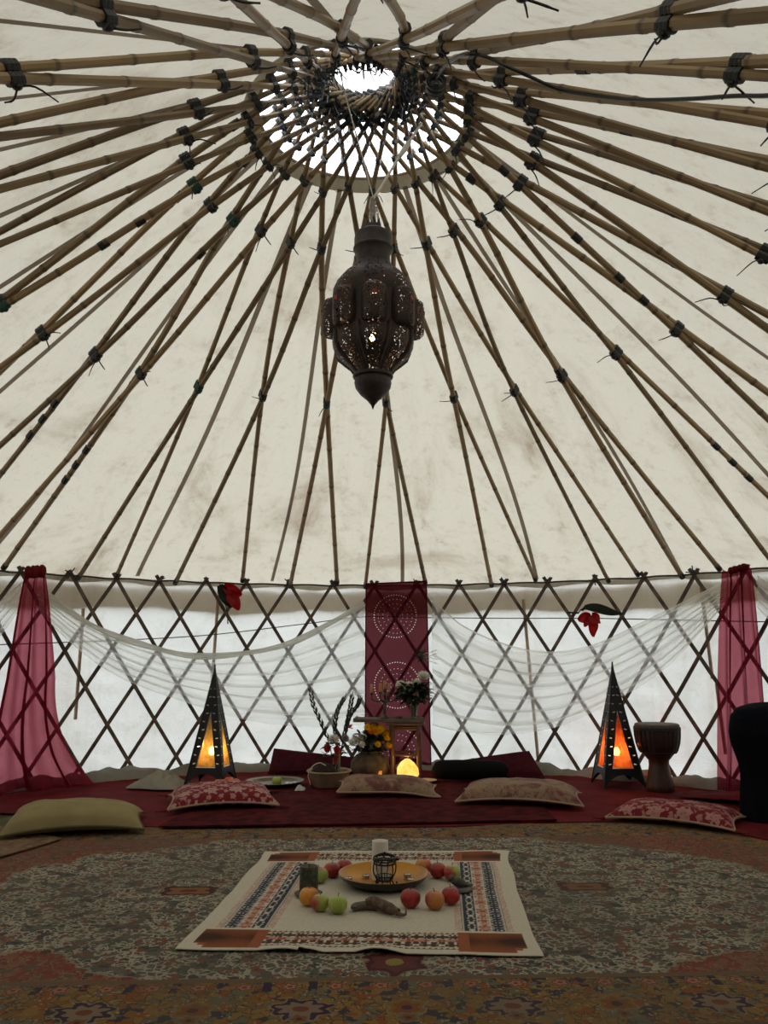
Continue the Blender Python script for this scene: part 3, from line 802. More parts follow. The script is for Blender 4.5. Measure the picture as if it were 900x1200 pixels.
obj('top_ring', g, iron, wl)
g = G()
for k in range(9):
    a = TH * k / 9; g.tube([(.050 * cos(a), .050 * sin(a), .104), (.054 * cos(a + .2), .054 * sin(a + .2), .117), (.050 * cos(a + .4), .050 * sin(a + .4), .128)], .003, 5)
obj('scroll_band', g, iron, wl)
for k in range(6):
    a = TH * k / 6 + .25; g = G()
    pr = [(.050, .110), (.054, .088), (.052, .062), (.040, .040), (.036, .026), (.044, .010), (.054, .004), (.060, .012), (.055, .018)]
    g.tube(cr([(r * cos(a), r * sin(a), z) for r, z in pr], 4), .0033, 6); obj('leg', g, iron, wl)
g = G()
for r, z in ((.034, .030), (.038, .048)): g.tube(ring(r, z), .003, 6, False)
for k in range(8):
    a = TH * k / 8; g.tube([(.034 * cos(a), .034 * sin(a), .03), (.038 * cos(a), .038 * sin(a), .048)], .002, 4)
g.lathe([(.001, .030), (.034, .030)], 20, capb=False, capt=False)
obj('candle_cup', g, iron, wl)
m = Mat('clear_glass'); lw = m.node('ShaderNodeLayerWeight'); lw.inputs[0].default_value = .25
glass_m = m.done(m.mixsh((S(m.nt, lw.outputs['Facing']) * .5 + .10), m.shader('ShaderNodeBsdfTransparent', (.92, .94, .93)), m.principled((.5, .52, .5), .08)))
obj('glass_cup', G().lathe([(.022, .033), (.030, .036), (.034, .070), (.036, .100)], 24, capt=False), glass_m, wl)
g = G(); g.tube(cr([(-.05, 0, .128), (-.03, 0, .140), (0, 0, .146), (.03, 0, .140), (.05, 0, .128)], 4), .004, 6); g.blob((0, 0, .146), (.010, .008, .007), 8, 5)
g.blob((.058, .005, .118), (.012, .005, .006), 8, 5)
obj('handle', g, iron, wl)

# apples
def apple_mat(name, a, b, thr):
    m = Mat(name); X, Y, Z = m.xyz()
    f = (m.noise(9, 4, .6) + X * 5.5 + Z * 2.0).smooth(thr - .12, thr + .12)
    c = m.mix(f, a, b); c = m.mix((m.noise(55, 3).gt(.62)) * .25, c, tuple(min(1, q * 1.5 + .04) for q in a))
    return m.done(m.principled(c, .32, Specular_IOR_Level=.4))
AM = {'red': apple_mat('apple_red', (.36, .030, .022), (.22, .018, .016), .5), 'green': apple_mat('apple_green', (.36, .42, .085), (.30, .38, .07), .5),
      'half': apple_mat('apple_green_red', (.30, .36, .07), (.34, .035, .028), .50), 'half2': apple_mat('apple_red_green', (.36, .045, .03), (.33, .38, .08), .50),
      'blush': apple_mat('apple_blush', (.50, .19, .045), (.38, .055, .03), .62), 'orange': apple_mat('apple_orange', (.66, .27, .035), (.48, .12, .025), .58)}
def apple(x, y, r, mt, label, rz=0.0, z=None, grp='apples laid round the tray'):
    t = thing('apple', label, 'apple', (x, y, CZ if z is None else z), rz, grp)
    k_ = random.uniform(.93, 1.02)
    def f(d):
        dip = .22 * math.exp(-((1 - d.z) / .10)) + .12 * math.exp(-((1 + d.z) / .06)); return (1 - dip) * (1 + .02 * sin(5 * math.atan2(d.y, d.x)) * (1 - abs(d.z))) * (1 + .05 * d.z * (1 - d.z))
    g = G().blob((0, 0, r * .86), (r, r, r * k_), 22, 16, f)
    mz = min(v[2] for v in g.v); g.v = [(v[0], v[1], v[2] - mz) for v in g.v]
    top = r * 1.45 * k_
    obj('flesh', g, AM[mt], t)
    obj('stem', G().tube([(0, 0, top), (.002, .001, top + r * .28), (.006, .002, top + r * .5)], [.0016, .0016, .0022], 5), slat_wood, t)
    return t
R0 = .0405
for a in ((-.190, .045, .042, 'half', 'apple with green base and red top, leftmost of the three behind the dark green candle', 2.2),
          (-.135, .135, .042, 'red', 'red apple in the middle of the three at the back left of the tray', .3),
          (-.077, .205, .040, 'red', 'dark red apple nearest the tray, back left of it', 1.2),
          (-.206, -.318, .043, 'orange', 'orange and yellow apple in front of the dark green candle', .7),
          (-.152, -.395, .039, 'half2', 'apple half red and half green between the orange one and the green one', .2),
          (-.076, -.425, .041, 'green', 'plain green apple at the front left of the cloth', 0),
          (.315, .200, .042, 'blush', 'blushed apple touching the back right rim of the tray', .4),
          (.382, .128, .041, 'red', 'red apple between two others at the back right of the tray', 2.0),
          (.446, .075, .042, 'half2', 'apple half red and half green nearest the dark stone slab', .5),
          (.232, -.345, .044, 'red', 'red apple alone at the front of the tray', .9),
          (.336, -.370, .042, 'blush', 'yellow and red blushed apple at the front right of the tray', 2.6),
          (.410, -.300, .041, 'red', 'dark red apple behind the blushed one at the front right', 1.7)):
    apple(*a)
# mossy candle on a dark dish
mc = thing('green_candle', 'dark mossy green pillar candle left of the gold tray', 'candle', (-.222, -.165, CZ + .010))
mm_ = Mat('mossy_wax'); n1 = mm_.noise(38, 4, .7).smooth(.35, .7)
mossy = mm_.done(mm_.principled(mm_.mix(n1, (.018, .022, .012), (.085, .085, .040)), .7, 0, mm_.bump(mm_.noise(70, 4), .8, .006)))
obj('wax_body', G().lathe([(.041, 0), (.042, .01), (.0415, .108), (.039, .114), (.034, .110), (.001, .104)], 28, mod=lambda a, z: 1 + .025 * sin(7 * a + z * 60), capt=False), mossy, mc)
obj('wick', G().tube([(0, 0, .104), (.002, 0, .118)], .0015, 5), black_fabric, mc)
stone = simple('dark_stone', (.085, .078, .062), .75, var=.35, scale=25, bump=.5)
tag(obj('candle_dish', G().lathe([(.001, 0), (.05, 0), (.062, .006), (.064, .010), (.058, .009), (.001, .008)], 32, capb=False, capt=False), stone, loc=(-.222, -.165, CZ)), 'small dark dish under the mossy green candle', 'dish')
def gnarl(c, pts, radii, flat, seed):
    g = G().tube(cr(pts, 5), [radii[min(int(k / 5), len(radii) - 1)] + (radii[min(int(k / 5) + 1, len(radii) - 1)] - radii[min(int(k / 5), len(radii) - 1)]) * (k % 5) / 5 for k in range(5 * (len(pts) - 1) + 1)], 10)
    g.v = [(v[0] + .004 * nz(v[0] * 40, v[1] * 40, seed), v[1] + .004 * nz(v[1] * 40, v[0] * 40, seed + 3), v[2] * flat) for v in g.v]
    mz = min(v[2] for v in g.v); g.v = [(a, b, z - mz) for a, b, z in g.v]
    return g
gr_ = gnarl(0, [(-.065, -.015, .01), (-.055, .012, .01), (-.01, .025, .012), (.03, .018, .01), (.058, -.008, .01)], [.012, .022, .024, .022, .012], .7, 3)
tag(obj('flat_stone', gr_, simple('grey_stone', (.17, .15, .115), .85, var=.3, bump=.6), loc=(.055, -.400, CZ)), 'flat grey curved stone in front of the gold tray', 'stone')
rt = thing('seed_pod', 'brown gnarled seed pod with a curled tip lying across the flat stone', 'seed pod', (.128, -.432, CZ))
pod = simple('pod_brown', (.105, .062, .040), .7, var=.45, scale=40, bump=.9)
obj('body', gnarl(0, [(-.085, .035, .028), (-.055, .040, .032), (-.015, .018, .022), (.02, -.012, .016), (.05, -.040, .014)], [.014, .022, .024, .022, .012], 1.0, 8), pod, rt)
obj('curled_tip', G().tube(cr([(.045, -.036, .012), (.065, -.055, .010), (.080, -.050, .012), (.082, -.036, .026)], 4), [.011, .010, .009, .008, .0075, .007, .0065, .006, .0055, .005, .0045, .004, .003], 8), pod, rt)
g = G().lathe([(.001, 0), (.052, 0), (.058, .006), (.054, .012), (.001, .012)], 24, mod=lambda a, z: 1 + .10 * sin(2 * a) + .05 * sin(5 * a), capb=False, capt=False)
tag(obj('stone_slab', g, stone, loc=(.472, -.095, CZ)), 'flat dark stone slab at the right of the gold tray', 'stone')
bird = thing('carved_bird', 'small dark carved bird sitting on the flat stone slab', 'carving', (.462, -.085, CZ + .0125), rad(20))
g = G().blob((0, 0, .020), (.040, .016, .020), 14, 9, lambda d: 1 + .25 * d.x * d.z, Matrix.Rotation(rad(25), 3, 'Y'))
mz = min(v[2] for v in g.v); g.v = [(a, b, z - mz) for a, b, z in g.v]
obj('body', g, stone, bird)
g = G().blob((-.034, 0, .044), (.013, .012, .013), 10, 7); g.tube([(-.044, 0, .044), (-.060, 0, .040)], [.005, .001], 6); obj('head', g, stone, bird)
obj('tail', G().tube([(.03, 0, .010), (.055, 0, .004), (.075, 0, .004)], [.010, .008, .004], 6), stone, bird)

# ------------------------------------------------------------------ cushions
def damask(name, bgc, fg):
    m = Mat(name); X, Y, Z = m.xyz()
    nn = m.noise(16, 4, .6); wx = X + (nn - .5) * .03; wy = Y + (m.noise(19, 4, .6) - .5) * .03
    row = (wy / .125).floor(); off = row.m('FLOORED_MODULO', 2.0) * .09
    px = (wx + off).wrap(.18); py = wy.wrap(.125)
    r_ = (px * px + py * py * 1.6).sqrt(); t_ = py.atan2(px)
    er_ = m.noise(48, 4, .65); ros = (r_ + (er_ - .5) * .05).lt((t_ * 7).cos() * .010 + .050); core = er_.gt(.57)
    scr = ((wx * 75).sin() * (wy * 82).sin() + (nn - .5) * 2.2 + (er_ - .5) * 3).gt(.30) * r_.gt(.066)
    f = (ros * (core * -.6 + 1) + scr * .75).clamp()
    return m.done(m.principled(m.mix(f, bgc, fg), .75, 0, m.bump(f * .4 + m.noise(220, 2) * .4, .3, .003), Specular_IOR_Level=.2))
dam1 = damask('damask_left', (.17, .010, .018), (.40, .235, .205))
dam2 = damask('damask_right', (.15, .010, .016), (.35, .165, .145))
def tan_red(name, seed):
    m = Mat(name); X, Y, Z = m.xyz()
    mp = m.node('ShaderNodeMapping'); m.link(m.co(), mp.inputs[0]); mp.inputs[1].default_value = (seed, seed * 2, 0)
    big = m.noise(5.0, 8, .72, mp.outputs[0], .5).smooth(.46, .60); ln = m.noise(11, 2, .5, mp.outputs[0], 1.5)
    lines = (ln - .5).abs().lt(.012)
    c = m.mix(big * .9, (.235, .15, .088), (.11, .020, .020)); c = m.mix(lines * .8, c, (.09, .025, .02))
    return m.done(m.principled(c, .85, 0, m.bump(m.noise(200, 2), .3, .003)))
olive = simple('olive_canvas', (.255, .205, .098), .9, var=.10, scale=6, bump=.25, bscale=150)
olive_d = simple('olive_side', (.115, .10, .05), .9)
pip_tan = simple('tan_piping', (.36, .25, .17), .8); pip_red = simple('red_piping', (.14, .02, .02), .8)
def cushion(label, c, rz, L, W, H, mat, pip, name='cushion', grp='floor cushions', tilt=0.0, bend=0.0, tassel=False, asym=0.0):
    t = thing(name, label, 'cushion', c, rz, grp)
    def shape(u, v, s):
        x = L / 2 * u * (.90 + .10 * v * v); y = W / 2 * v * (.88 + .12 * u * u)
        k = max(0, (1 - u ** 4) * (1 - v ** 4)) ** .55
        wr = .010 * nz(u * 2.5 + c[0] * 3, v * 2.5, s) * k + .006 * nz(u * 7, v * 7, c[0]) * k
        ed_ = H * .30 * (1 - .75 * (u * u * v * v)) + bend * abs(u) * u * H
        z = ed_ + (k * H * .70 * (1 + asym * u) + wr if s > 0 else -k * H * .30)
        return (x, y, max(.0, z) + tilt * (v + 1) * W / 2)
    n = 28
    g = G(); g.grid(lambda a, b: shape(a * 2 - 1, b * 2 - 1, 1), n, n); g.grid(lambda a, b: shape(a * 2 - 1, b * 2 - 1, -1), n, n, True)
    obj('cover', g, mat, t)
    E_ = [(-1 + 2 * k / 16, -1) for k in range(16)] + [(1, -1 + 2 * k / 16) for k in range(16)] + [(1 - 2 * k / 16, 1) for k in range(16)] + [(-1, 1 - 2 * k / 16) for k in range(17)]
    obj('piping', G().tube([Vector(shape(u, v, 1)) + Vector((0, 0, -.0)) for u, v in E_], .0075, 6, False), pip, t)
    if tassel:
        for u, v in ((-1, -1), (1, -1), (-1, 1), (1, 1)):
            p = Vector(shape(u, v, 1)); g = G(); d = Vector((u, v * .5, -.3)).normalized()
            g.blob(p + d * .015, (.016, .016, .014), 8, 5)
            for k in range(7):
                a = TH * k / 7; q = p + d * .075 + Vector((.014 * cos(a), .014 * sin(a), 0)); q.z = max(.008, q.z - .03); g.tube([p + d * .02, q], [.006, .004], 4)
            obj('tassel', g, pip_red, t)
    return t
cushion('plain olive green cushion at the left edge of the rug', (-1.83, 1.32, .028), rad(16), .84, .58, .15, olive, olive_d, bend=.0, asym=-.15)
cushion('red and pink damask cushion at the left, below the left pyramid lantern', (-1.06, 2.10, .045), rad(14), .76, .62, .125, dam1, pip_tan, tassel=True)
cushion('tan cushion with dark red flowers in front of the glowing salt lamp', (.150, 2.50, .045), rad(1), .78, .42, .105, tan_red('tan_red_centre', .37), pip_tan, bend=-.25, tilt=.05)
cushion('tan cushion with big red flowers, between the altar and the drum', (1.13, 2.22, .045), rad(-12), .90, .58, .13, tan_red('tan_red_right', 1.9), pip_tan, asym=.05)
cushion('dark red damask cushion with pale piping at the right, in front of the drum', (2.05, 1.56, .028), rad(-31), .80, .50, .105, dam2, pip_tan, tassel=True)

# ------------------------------------------------------------------ lamps
def glow(name, col, st):
    m = Mat(name); n = m.node('ShaderNodeEmission'); n.inputs[0].default_value = col + (1,); n.inputs[1].default_value = st
    return m.done(n.outputs[0])
bulb_m = glow('lit_bulb', (1, .70, .34), 90)
def lamp_light(name, parent, loc, watts, col, r=.03):
    l = bpy.data.lights.new(name, 'POINT'); l.energy = watts; l.color = col; l.shadow_soft_size = r
    o = bpy.data.objects.new(name, l); C.objects.link(o); o.parent = parent; o.location = loc
# big pierced brass lantern under the crown
m = Mat('pierced_brass'); X, Y, Z = m.xyz()
t8 = Y.atan2(X); pan = ((t8 + PI / 8).wrap(PI / 4)).abs().lt(.255)
vz = m.noise(6, 2).gt(.36)
dv = m.voro(86); hole = dv.lt(.385) * pan * vz
rust_ = m.noise(12, 4, .6).smooth(.35, .7)
brass = m.principled(m.mix(rust_, (.030, .022, .018), (.062, .034, .024)), .55, .35, m.bump(m.noise(55, 3), .5, .005))
pierced = m.done(m.mixsh(hole, brass, m.shader('ShaderNodeBsdfTransparent', (1, 1, 1))))
dark_brass = simple('dark_brass', (.038, .027, .022), .5, .4, var=.3, bump=.4)
LZ = 2.85
L_ = thing('hanging_lantern', 'large dark pierced metal lantern hanging under the roof crown', 'lantern', (.061, 0, LZ), rad(2))
def lob(a, z): return 1 + .035 * abs(cos(4 * a)) 
obj('finial', G().lathe([(.0015, 2.351), (.010, 2.375), (.030, 2.40), (.066, 2.432), (.092, 2.468), (.098, 2.495), (.094, 2.52), (.09, 2.527)], 32, (0, 0, -LZ), capt=False), dark_brass, L_)
obj('ring', G().lathe([(.090, 2.520), (.105, 2.524), (.107, 2.532), (.105, 2.540), (.092, 2.546)], 32, (0, 0, -LZ), capb=False, capt=False), dark_brass, L_)
obj('lower_bowl', G().lathe([(.092, 2.54), (.098, 2.558), (.117, 2.582), (.152, 2.612), (.186, 2.645), (.206, 2.69), (.210, 2.735), (.207, 2.765)], 64, (0, 0, -LZ), lob, False, False), pierced, L_)
g = G()
for k in range(8):
    a = TH * k / 8 + PI / 8
    g.tube([(r * 1.022 * cos(a), r * 1.022 * sin(a), z - LZ) for r, z in ((.095, 2.55), (.117, 2.582), (.152, 2.612), (.188, 2.645), (.207, 2.69), (.210, 2.76))], .012, 6)
obj('bowl_ribs', g, dark_brass, L_)
for k in range(8):
    a = TH * k / 8; c_ = (.207 * cos(a), .207 * sin(a), -LZ); g = G()
    PR = [(.001, 2.752), (.050, 2.752), (.063, 2.766), (.066, 2.80), (.066, 2.91), (.062, 2.938), (.048, 2.952), (.001, 2.955)]
    g.grid(lambda u, v: (c_[0] + PR[round(v * 7)][0] * cos(a + (u - .5) * 3.7), c_[1] + PR[round(v * 7)][0] * sin(a + (u - .5) * 3.7), c_[2] + PR[round(v * 7)][1]), 14, 7)
    o = obj('pilaster', g, pierced, L_)
    d = Vector((cos(a), sin(a), 0)); g = G(); g.box(Vector((c_[0], c_[1], 2.885 - LZ)) + d * .064, (.010, .022, .022), a)
    obj('glass_stud', g, simple('red_glass', (.22, .03, .012), .2) if k == 0 else bpy.data.materials['red_glass'], o)
g = G()
for k in range(8):
    a = TH * (k + .5) / 8; g.grid(lambda u, v: (.205 * cos(a + (u - .5) * .30), .205 * sin(a + (u - .5) * .30), 2.755 + .195 * v - LZ), 4, 1)
tag(obj('drum_wall', g, dark_brass, L_), kind='stuff')
obj('shoulder', G().lathe([(.203, 2.94), (.210, 2.965), (.208, 3.01), (.192, 3.05), (.160, 3.09), (.118, 3.125), (.097, 3.158)], 64, (0, 0, -LZ), lob, False, False), pierced, L_)
obj('neck', G().lathe([(.097, 3.155), (.092, 3.18), (.090, 3.21), (.096, 3.235), (.108, 3.246), (.109, 3.254), (.103, 3.262), (.103, 3.31), (.098, 3.335), (.075, 3.352), (.048, 3.362), (.042, 3.39)], 40, (0, 0, -LZ), None, False, False), dark_brass, L_)
g = G()
for k in range(8):
    a = TH * k / 8; p = Vector((.042 * cos(a), .042 * sin(a), 3.385 - LZ)); t_ = Vector((-sin(a), cos(a), 0)) * .016
    g.add([p - t_, p + t_, p * 1.0 + Vector((0, 0, .045)), p * .86 + Vector((0, 0, 0))], [(0, 1, 2), (0, 2, 3), (1, 3, 2), (0, 3, 1)])
obj('crown_points', g, dark_brass, L_, smooth=False)
for k in range(3):
    a = TH * k / 3 + .4; g = G(); p0 = Vector((.040 * cos(a), .040 * sin(a), 3.39 - LZ)); p1 = Vector((.006 * cos(a), .006 * sin(a), 3.56 - LZ))
    for q in range(9):
        c_ = p0.lerp(p1, (q + .5) / 9); dr = (p1 - p0).normalized(); sd = Vector((-sin(a), cos(a), 0)) if q % 2 else Vector((cos(a), sin(a), 0))
        g.tube([c_ + dr * .013 * cos(TH * w_ / 8) + sd * .007 * sin(TH * w_ / 8) for w_ in range(9)], .0025, 4, False)
    obj('chain', g, grey_cord, L_)
obj('bulb', G().blob((0, 0, 2.752 - LZ), (.020, .020, .026), 14, 9), glow('dim_bulb', (1, .62, .28), 16), L_)
obj('bulb_holder', G().tube([(0, 0, 2.785 - LZ), (0, 0, 2.86 - LZ), (0, 0, 3.36 - LZ)], [.018, .014, .004], 10), black_enamel, L_)
lamp_light('lantern_light', L_, (0, -.04, 2.75 - LZ), 5.0, (1, .70, .45), .02)
hr = thing('hanging_rope', 'white rope with a toggle running from the roof crown down to the big lantern', 'rope', (0, 0, 0))
obj('strand', G().tube(cr([(.36, .13, 4.145), (.30, .105, 4.03), (.21, .07, 3.86), (.11, .025, 3.65), (.062, 0, 3.555)], 6), .0075, 8), white_cord, hr)
obj('strand', G().tube(cr([(-.13, -.12, 4.27), (-.09, -.10, 4.10), (0, -.04, 3.78), (.060, 0, 3.56)], 6), .0035, 6), white_cord, hr)
obj('toggle', G().tube([(.262, .09, 3.955), (.235, .08, 3.905), (.205, .068, 3.85)], [.014, .017, .013], 10), white_cord, hr)
g = G()
for k in range(6): g.tube([(.36, .13, 4.145), (.36 + .04 * cos(k), .13 + .04 * sin(k), 4.14 + .03 * sin(k * 2))], [.012, .004], 6)
for k in range(3): g.tube(cr([(.062, 0, 3.56), (.062 + .03 * cos(k * 2.1), .03 * sin(k), 3.57), (.062 + .05 * cos(k * 2.1), .04 * sin(k), 3.53 - .01 * k)], 3), .003, 5)
tag(obj('knot', g, white_cord, hr), kind='stuff')
# black cable over the roof poles
pc = cr([(.37, -.59, 3.83), (.40, -.92, 3.64), (.44, -1.24, 3.42), (.52, -1.24, 3.41), (.60, -1.18, 3.42), (.71, -1.13, 3.41), (.84, -1.08, 3.39), (.97, -1.17, 3.29), (1.09, -1.32, 3.16), (1.20, -1.51, 3.02), (1.28, -1.67, 2.91), (1.33, -1.79, 2.82), (1.40, -2.0, 2.68)], 8)
pc = [Vector((p.x, p.y, min(p.z, zr(math.hypot(p.x, p.y)) - .055))) for p in pc]
ct = thing('power_cable', 'thin black cable slung under the right hand roof poles from the crown', 'cable')
obj('lead', G().tube(pc, .0075, 6), cable_black, ct)
g = G()
for k in range(4): g.tube([Vector((.37, -.60, 3.80)) + Vector((.040 * cos(TH * q / 16), .02 * sin(k) + .012 * k, .040 * sin(TH * q / 16))) for q in range(17)], .011, 6, False)
obj('coil', g, cable_black, ct)

# pyramid floor lanterns
def glass(name, lo, hi):
    m = Mat(name); X, Y, Z = m.xyz()
    f = (m.noise(7, 4, .7).smooth(.3, .7) * .6 + Z * .9).clamp(); c = m.mix(f, lo, hi)
    return m.done(m.mixsh((m.noise(22, 5, .7).smooth(.3, .7) * .35 + .30), m.shader('ShaderNodeBsdfTransparent', c), m.mixsh(.8, m.shader('ShaderNodeBsdfDiffuse', c), m.shader('ShaderNodeBsdfTranslucent', c))))
amber = glass('amber_glass', (.60, .27, .06), (.50, .40, .13)); ruby = glass('ruby_glass', (.80, .24, .05), (.75, .06, .02)); gpale = glass('pale_glass', (.9, .62, .40), (.85, .5, .3))
bead_m = sheer('glass_bead', (.8, .8, .78), (1, 1, 1), .8, (.9, .9, .88))
def pyramid(label, loc, rz, H, s, pane_m, watts, motif=False):
    t = thing('pyramid_lantern', label, 'lantern', loc, rz, 'pyramid floor lanterns')
    zb, z0, z1, z2 = .0, .10, .15, .62 * H          # foot, arch top, pane bottom, pane top
    fr_ = G(); beads = []
    for k in range(4):
        Rm = Matrix.Rotation(PI / 2 * k, 3, 'Z')
        hw = lambda z: s * (1 - z / H)
        def P(x, z, off=0): return Rm @ Vector((x, -hw(z) - off, z))
        # side strips: from the edge inwards to the slanted pane edge, pierced by small slots
        pane_hw = lambda z: max(0.0, hw(z1) * .62 * (z2 - z) / (z2 - z1))
        rows = 12; g = G(); bd = G()
        def quad(a, b, c, d): g.add([a, b, c, d], [(0, 1, 2, 3)])
        for sd in (-1, 1):
            for q in range(rows):
                za, zb_ = z1 + (H * .995 - z1) * q / rows, z1 + (H * .995 - z1) * (q + 1) / rows
                def row(z): return (sd * hw(z), sd * pane_hw(z))
                (ea, ia), (eb, ib) = row(za), row(zb_)
                a, b, c, d = P(ea, za), P(ia, za), P(ib, zb_), P(eb, zb_)
                if sd < 0: pass
                if zb_ < H * .86:
                    ctr = (a + b + c + d) / 4 + (b - a) * (.10 * (-1) ** q); hu = (b - a).normalized() * min(.011, (b - a).length * .24); hv = (d - a).normalized() * .0045
                    tl_ = .5 * (-1) ** q; h = [ctr - hu - hv * (1 + tl_), ctr + hu - hv * (1 - tl_), ctr + hu + hv * (1 + tl_), ctr - hu + hv * (1 - tl_)]
                    quad(a, b, h[1], h[0]); quad(b, c, h[2], h[1]); quad(c, d, h[3], h[2]); quad(d, a, h[0], h[3]); bd.add(h, [(0, 1, 2, 3)])
                else: quad(a, b, c, d)
        # base bar with an arched lower edge
        n = 12
        for q in range(n):
            x0, x1 = -1 + 2 * q / n, -1 + 2 * (q + 1) / n
            lo = lambda u: max(0.0, z0 * (1 - abs(u) ** 2.6) * 1.0)
            la, lb_ = lo(x0), lo(x1)
            quad(P(x0 * hw(la), la), P(x1 * hw(lb_), lb_), P(x1 * hw(z1), z1), P(x0 * hw(z1), z1))
        o = obj('side_panel', g, iron, t, smooth=False, solid=.005)
        tag(obj('glass_beads', bd, bead_m, o, smooth=False), kind='stuff')
        pn = G(); a, b, c = P(-pane_hw(z1), z1, -.006), P(pane_hw(z1), z1, -.006), P(0, z2, -.006)
        pn.add([a, b, c], [(0, 1, 2)]); o2 = obj('glass_pane', pn, pane_m, o, smooth=False)
        bm_ = G(); e = .0055
        for u, v in ((a, b), (b, c), (c, a)): bm_.tube([u, v], e, 5)
        if motif:
            m1, m2, m3 = a.lerp(b, .1) + (c - a) * .0, a.lerp(b, .9), a.lerp(b, .5).lerp(c, .42)
            bm_.tube([a.lerp(c, .06), m3, b.lerp(c, .06)], .003, 5)
        obj('pane_lead', bm_, tin if motif else tin, o, smooth=False)
    g = G()
    for k in range(4):
        d = Matrix.Rotation(PI / 2 * k, 3, 'Z') @ Vector((-s, -s, 0)); g.tube([d, Vector((0, 0, H)) * .5 + d * .5, Vector((0, 0, H))], [.009, .007, .004], 6)
    g.tube([(0, 0, H - .03), (0, 0, H + .022)], [.012, .005], 6); g.blob((0, 0, H + .024), (.008, .008, .010), 8, 5)
    obj('corner_edges', g, iron, t)
    obj('bulb', G().blob((0, 0, .27), (.026, .026, .036), 14, 9), bulb_m, t)
    obj('bulb_holder', G().tube([(0, 0, .11), (0, 0, .24)], .014, 8), black_enamel, t)
    g = G(); g.box((0, 0, .105), (s * 1.7, s * 1.7, .008)); obj('base_plate', g, iron, t)
    lamp_light('lantern_light', t, (0, 0, .27), watts, (1, .55, .2), .03)
    return t
pyramid('black pierced pyramid lantern with amber glass, standing at the left by the crumpled cloth', (-1.335, 3.03, .026), rad(-9), .955, .165, amber, 1.2)
pyramid('black pierced pyramid lantern with orange red glass, standing at the right beside the drum', (2.07, 2.98, .026), rad(3), .98, .170, ruby, 4.2, True)

# drum
dw = Mat('drum_wood'); X, Y, Z = dw.xyz()
wood = dw.done(dw.principled(dw.mix(dw.noise(5, 4, .6, dw.scaled(dw.co(), (4, 4, .7))).smooth(.3, .7), (.036, .014, .009), (.085, .034, .019)), .45))
dr = thing('drum', 'goblet shaped wooden hand drum with roped body, right of the right pyramid lantern', 'drum', (2.335, 2.72, .024))
obj('shell', G().lathe([(.105, .0), (.112, .012), (.108, .05), (.090, .13), (.078, .20), (.080, .235), (.110, .27), (.148, .32), (.166, .38), (.172, .45), (.172, .51)], 40, capb=False, capt=False), wood, dr)
obj('skin', G().lathe([(.174, .47), (.176, .512), (.168, .522), (.10, .524), (.001, .524)], 40, capb=False, capt=False), simple('drum_skin', (.10, .07, .05), .7, var=.3), dr)
g = G()
for z in (.478, .492, .30): 
    r = .178 if z > .4 else .140
    g.tube([(r * cos(TH * k / 48), r * sin(TH * k / 48), z + .003 * sin(k * 3)) for k in range(49)], .0075 if z > .4 else .006, 6, False)
obj('rope_ring', g, dark_rope, dr)
g = G()
for k in range(28):
    a = TH * k / 28
    pr = [(.180, .485), (.178, .43), (.170, .37), (.152, .315), (.140, .30)]
    for dd in (-.02, .02): g.tube([(r * cos(a + dd * (1 - q / 4)), r * sin(a + dd * (1 - q / 4)), z) for q, (r, z) in enumerate(pr)], .0042, 5)
tag(obj('lacing', g, simple('drum_lacing', (.020, .014, .012), .7), dr), kind='stuff')

# ------------------------------------------------------------------ altar
bam_d = simple('dark_bamboo', (.080, .032, .018), .45, var=.35, scale=8, bump=.2)
board_w = simple('old_board', (.12, .090, .060), .7, var=.35, scale=6, bump=.3)
FZ = .041                                              # top of the carpet
st = thing('bamboo_stool', 'tall dark bamboo stool with cross bars before the red banner', 'stool', (.312, 3.36, .026), rad(-4))
HS = .46; hx, hy = .118, .115
for sx in (-1, 1):
    for sy in (-1, 1):
        g = G(); pts = [Vector((sx * hx, sy * hy, 0)), Vector((sx * hx, sy * hy, HS))]
        zz = [0, .10, .11, .12, .24, .25, .26, .38, .39, .40, HS]; rr_ = [.021, .020, .023, .020, .020, .0225, .020, .020, .0225, .020, .021]
        g.tube([(sx * hx, sy * hy, z) for z in zz], rr_, 10); obj('leg', g, bam_d, st)
for sx, sy, ax in ((-1, 0, 1), (1, 0, 1), (0, -1, 0), (0, 1, 0)):
    for z in (.21, .43, .475):
        p0 = Vector((sx * hx if sx else -hx, sy * hy if sy else -hy, z)); p1 = Vector((sx * hx if sx else hx, sy * hy if sy else hy, z))
        obj('cross_bar', G().tube([p0, p1], .0105, 8), bam_d, st)
g = G()
for k in range(9): g.tube([(-.165, -.125 + .25 * k / 8, HS + .012), (.165, -.125 + .25 * k / 8, HS + .012)], .0125, 8)
tag(obj('seat_canes', g, bam_d, st), kind='stuff')
BZ = .026 + HS + .0255
g = G(); g.box((0, 0, .014), (.62, .31, .024)); g.box((-.30, 0, .028), (.02, .31, .008))
tag(obj('altar_board', g, board_w, smooth=False, loc=(.165, 3.40, BZ)), 'weathered wooden board lying on the bamboo stool as an altar top', 'board').rotation_euler = (0, 0, rad(-3))
AZ = BZ + .027
candle_or = simple('orange_wax', (.42, .20, .085), .5, Subsurface_Weight=.1)
bronze = simple('aged_bronze', (.075, .068, .048), .5, .5, var=.4, bump=.4)
cb = thing('candelabrum', 'small aged bronze five arm candelabrum on the left of the altar board', 'candelabrum', (.125, 3.36, AZ))
obj('base', G().lathe([(.001, 0), (.042, 0), (.044, .008), (.024, .020), (.012, .035), (.010, .045)], 24, capb=False, capt=False), bronze, cb)
obj('stem', G().lathe([(.010, .04), (.015, .06), (.008, .08), (.010, .12), (.017, .14), (.009, .16), (.013, .19), (.020, .205), (.010, .22), (.012, .24)], 16, capb=False), bronze, cb)
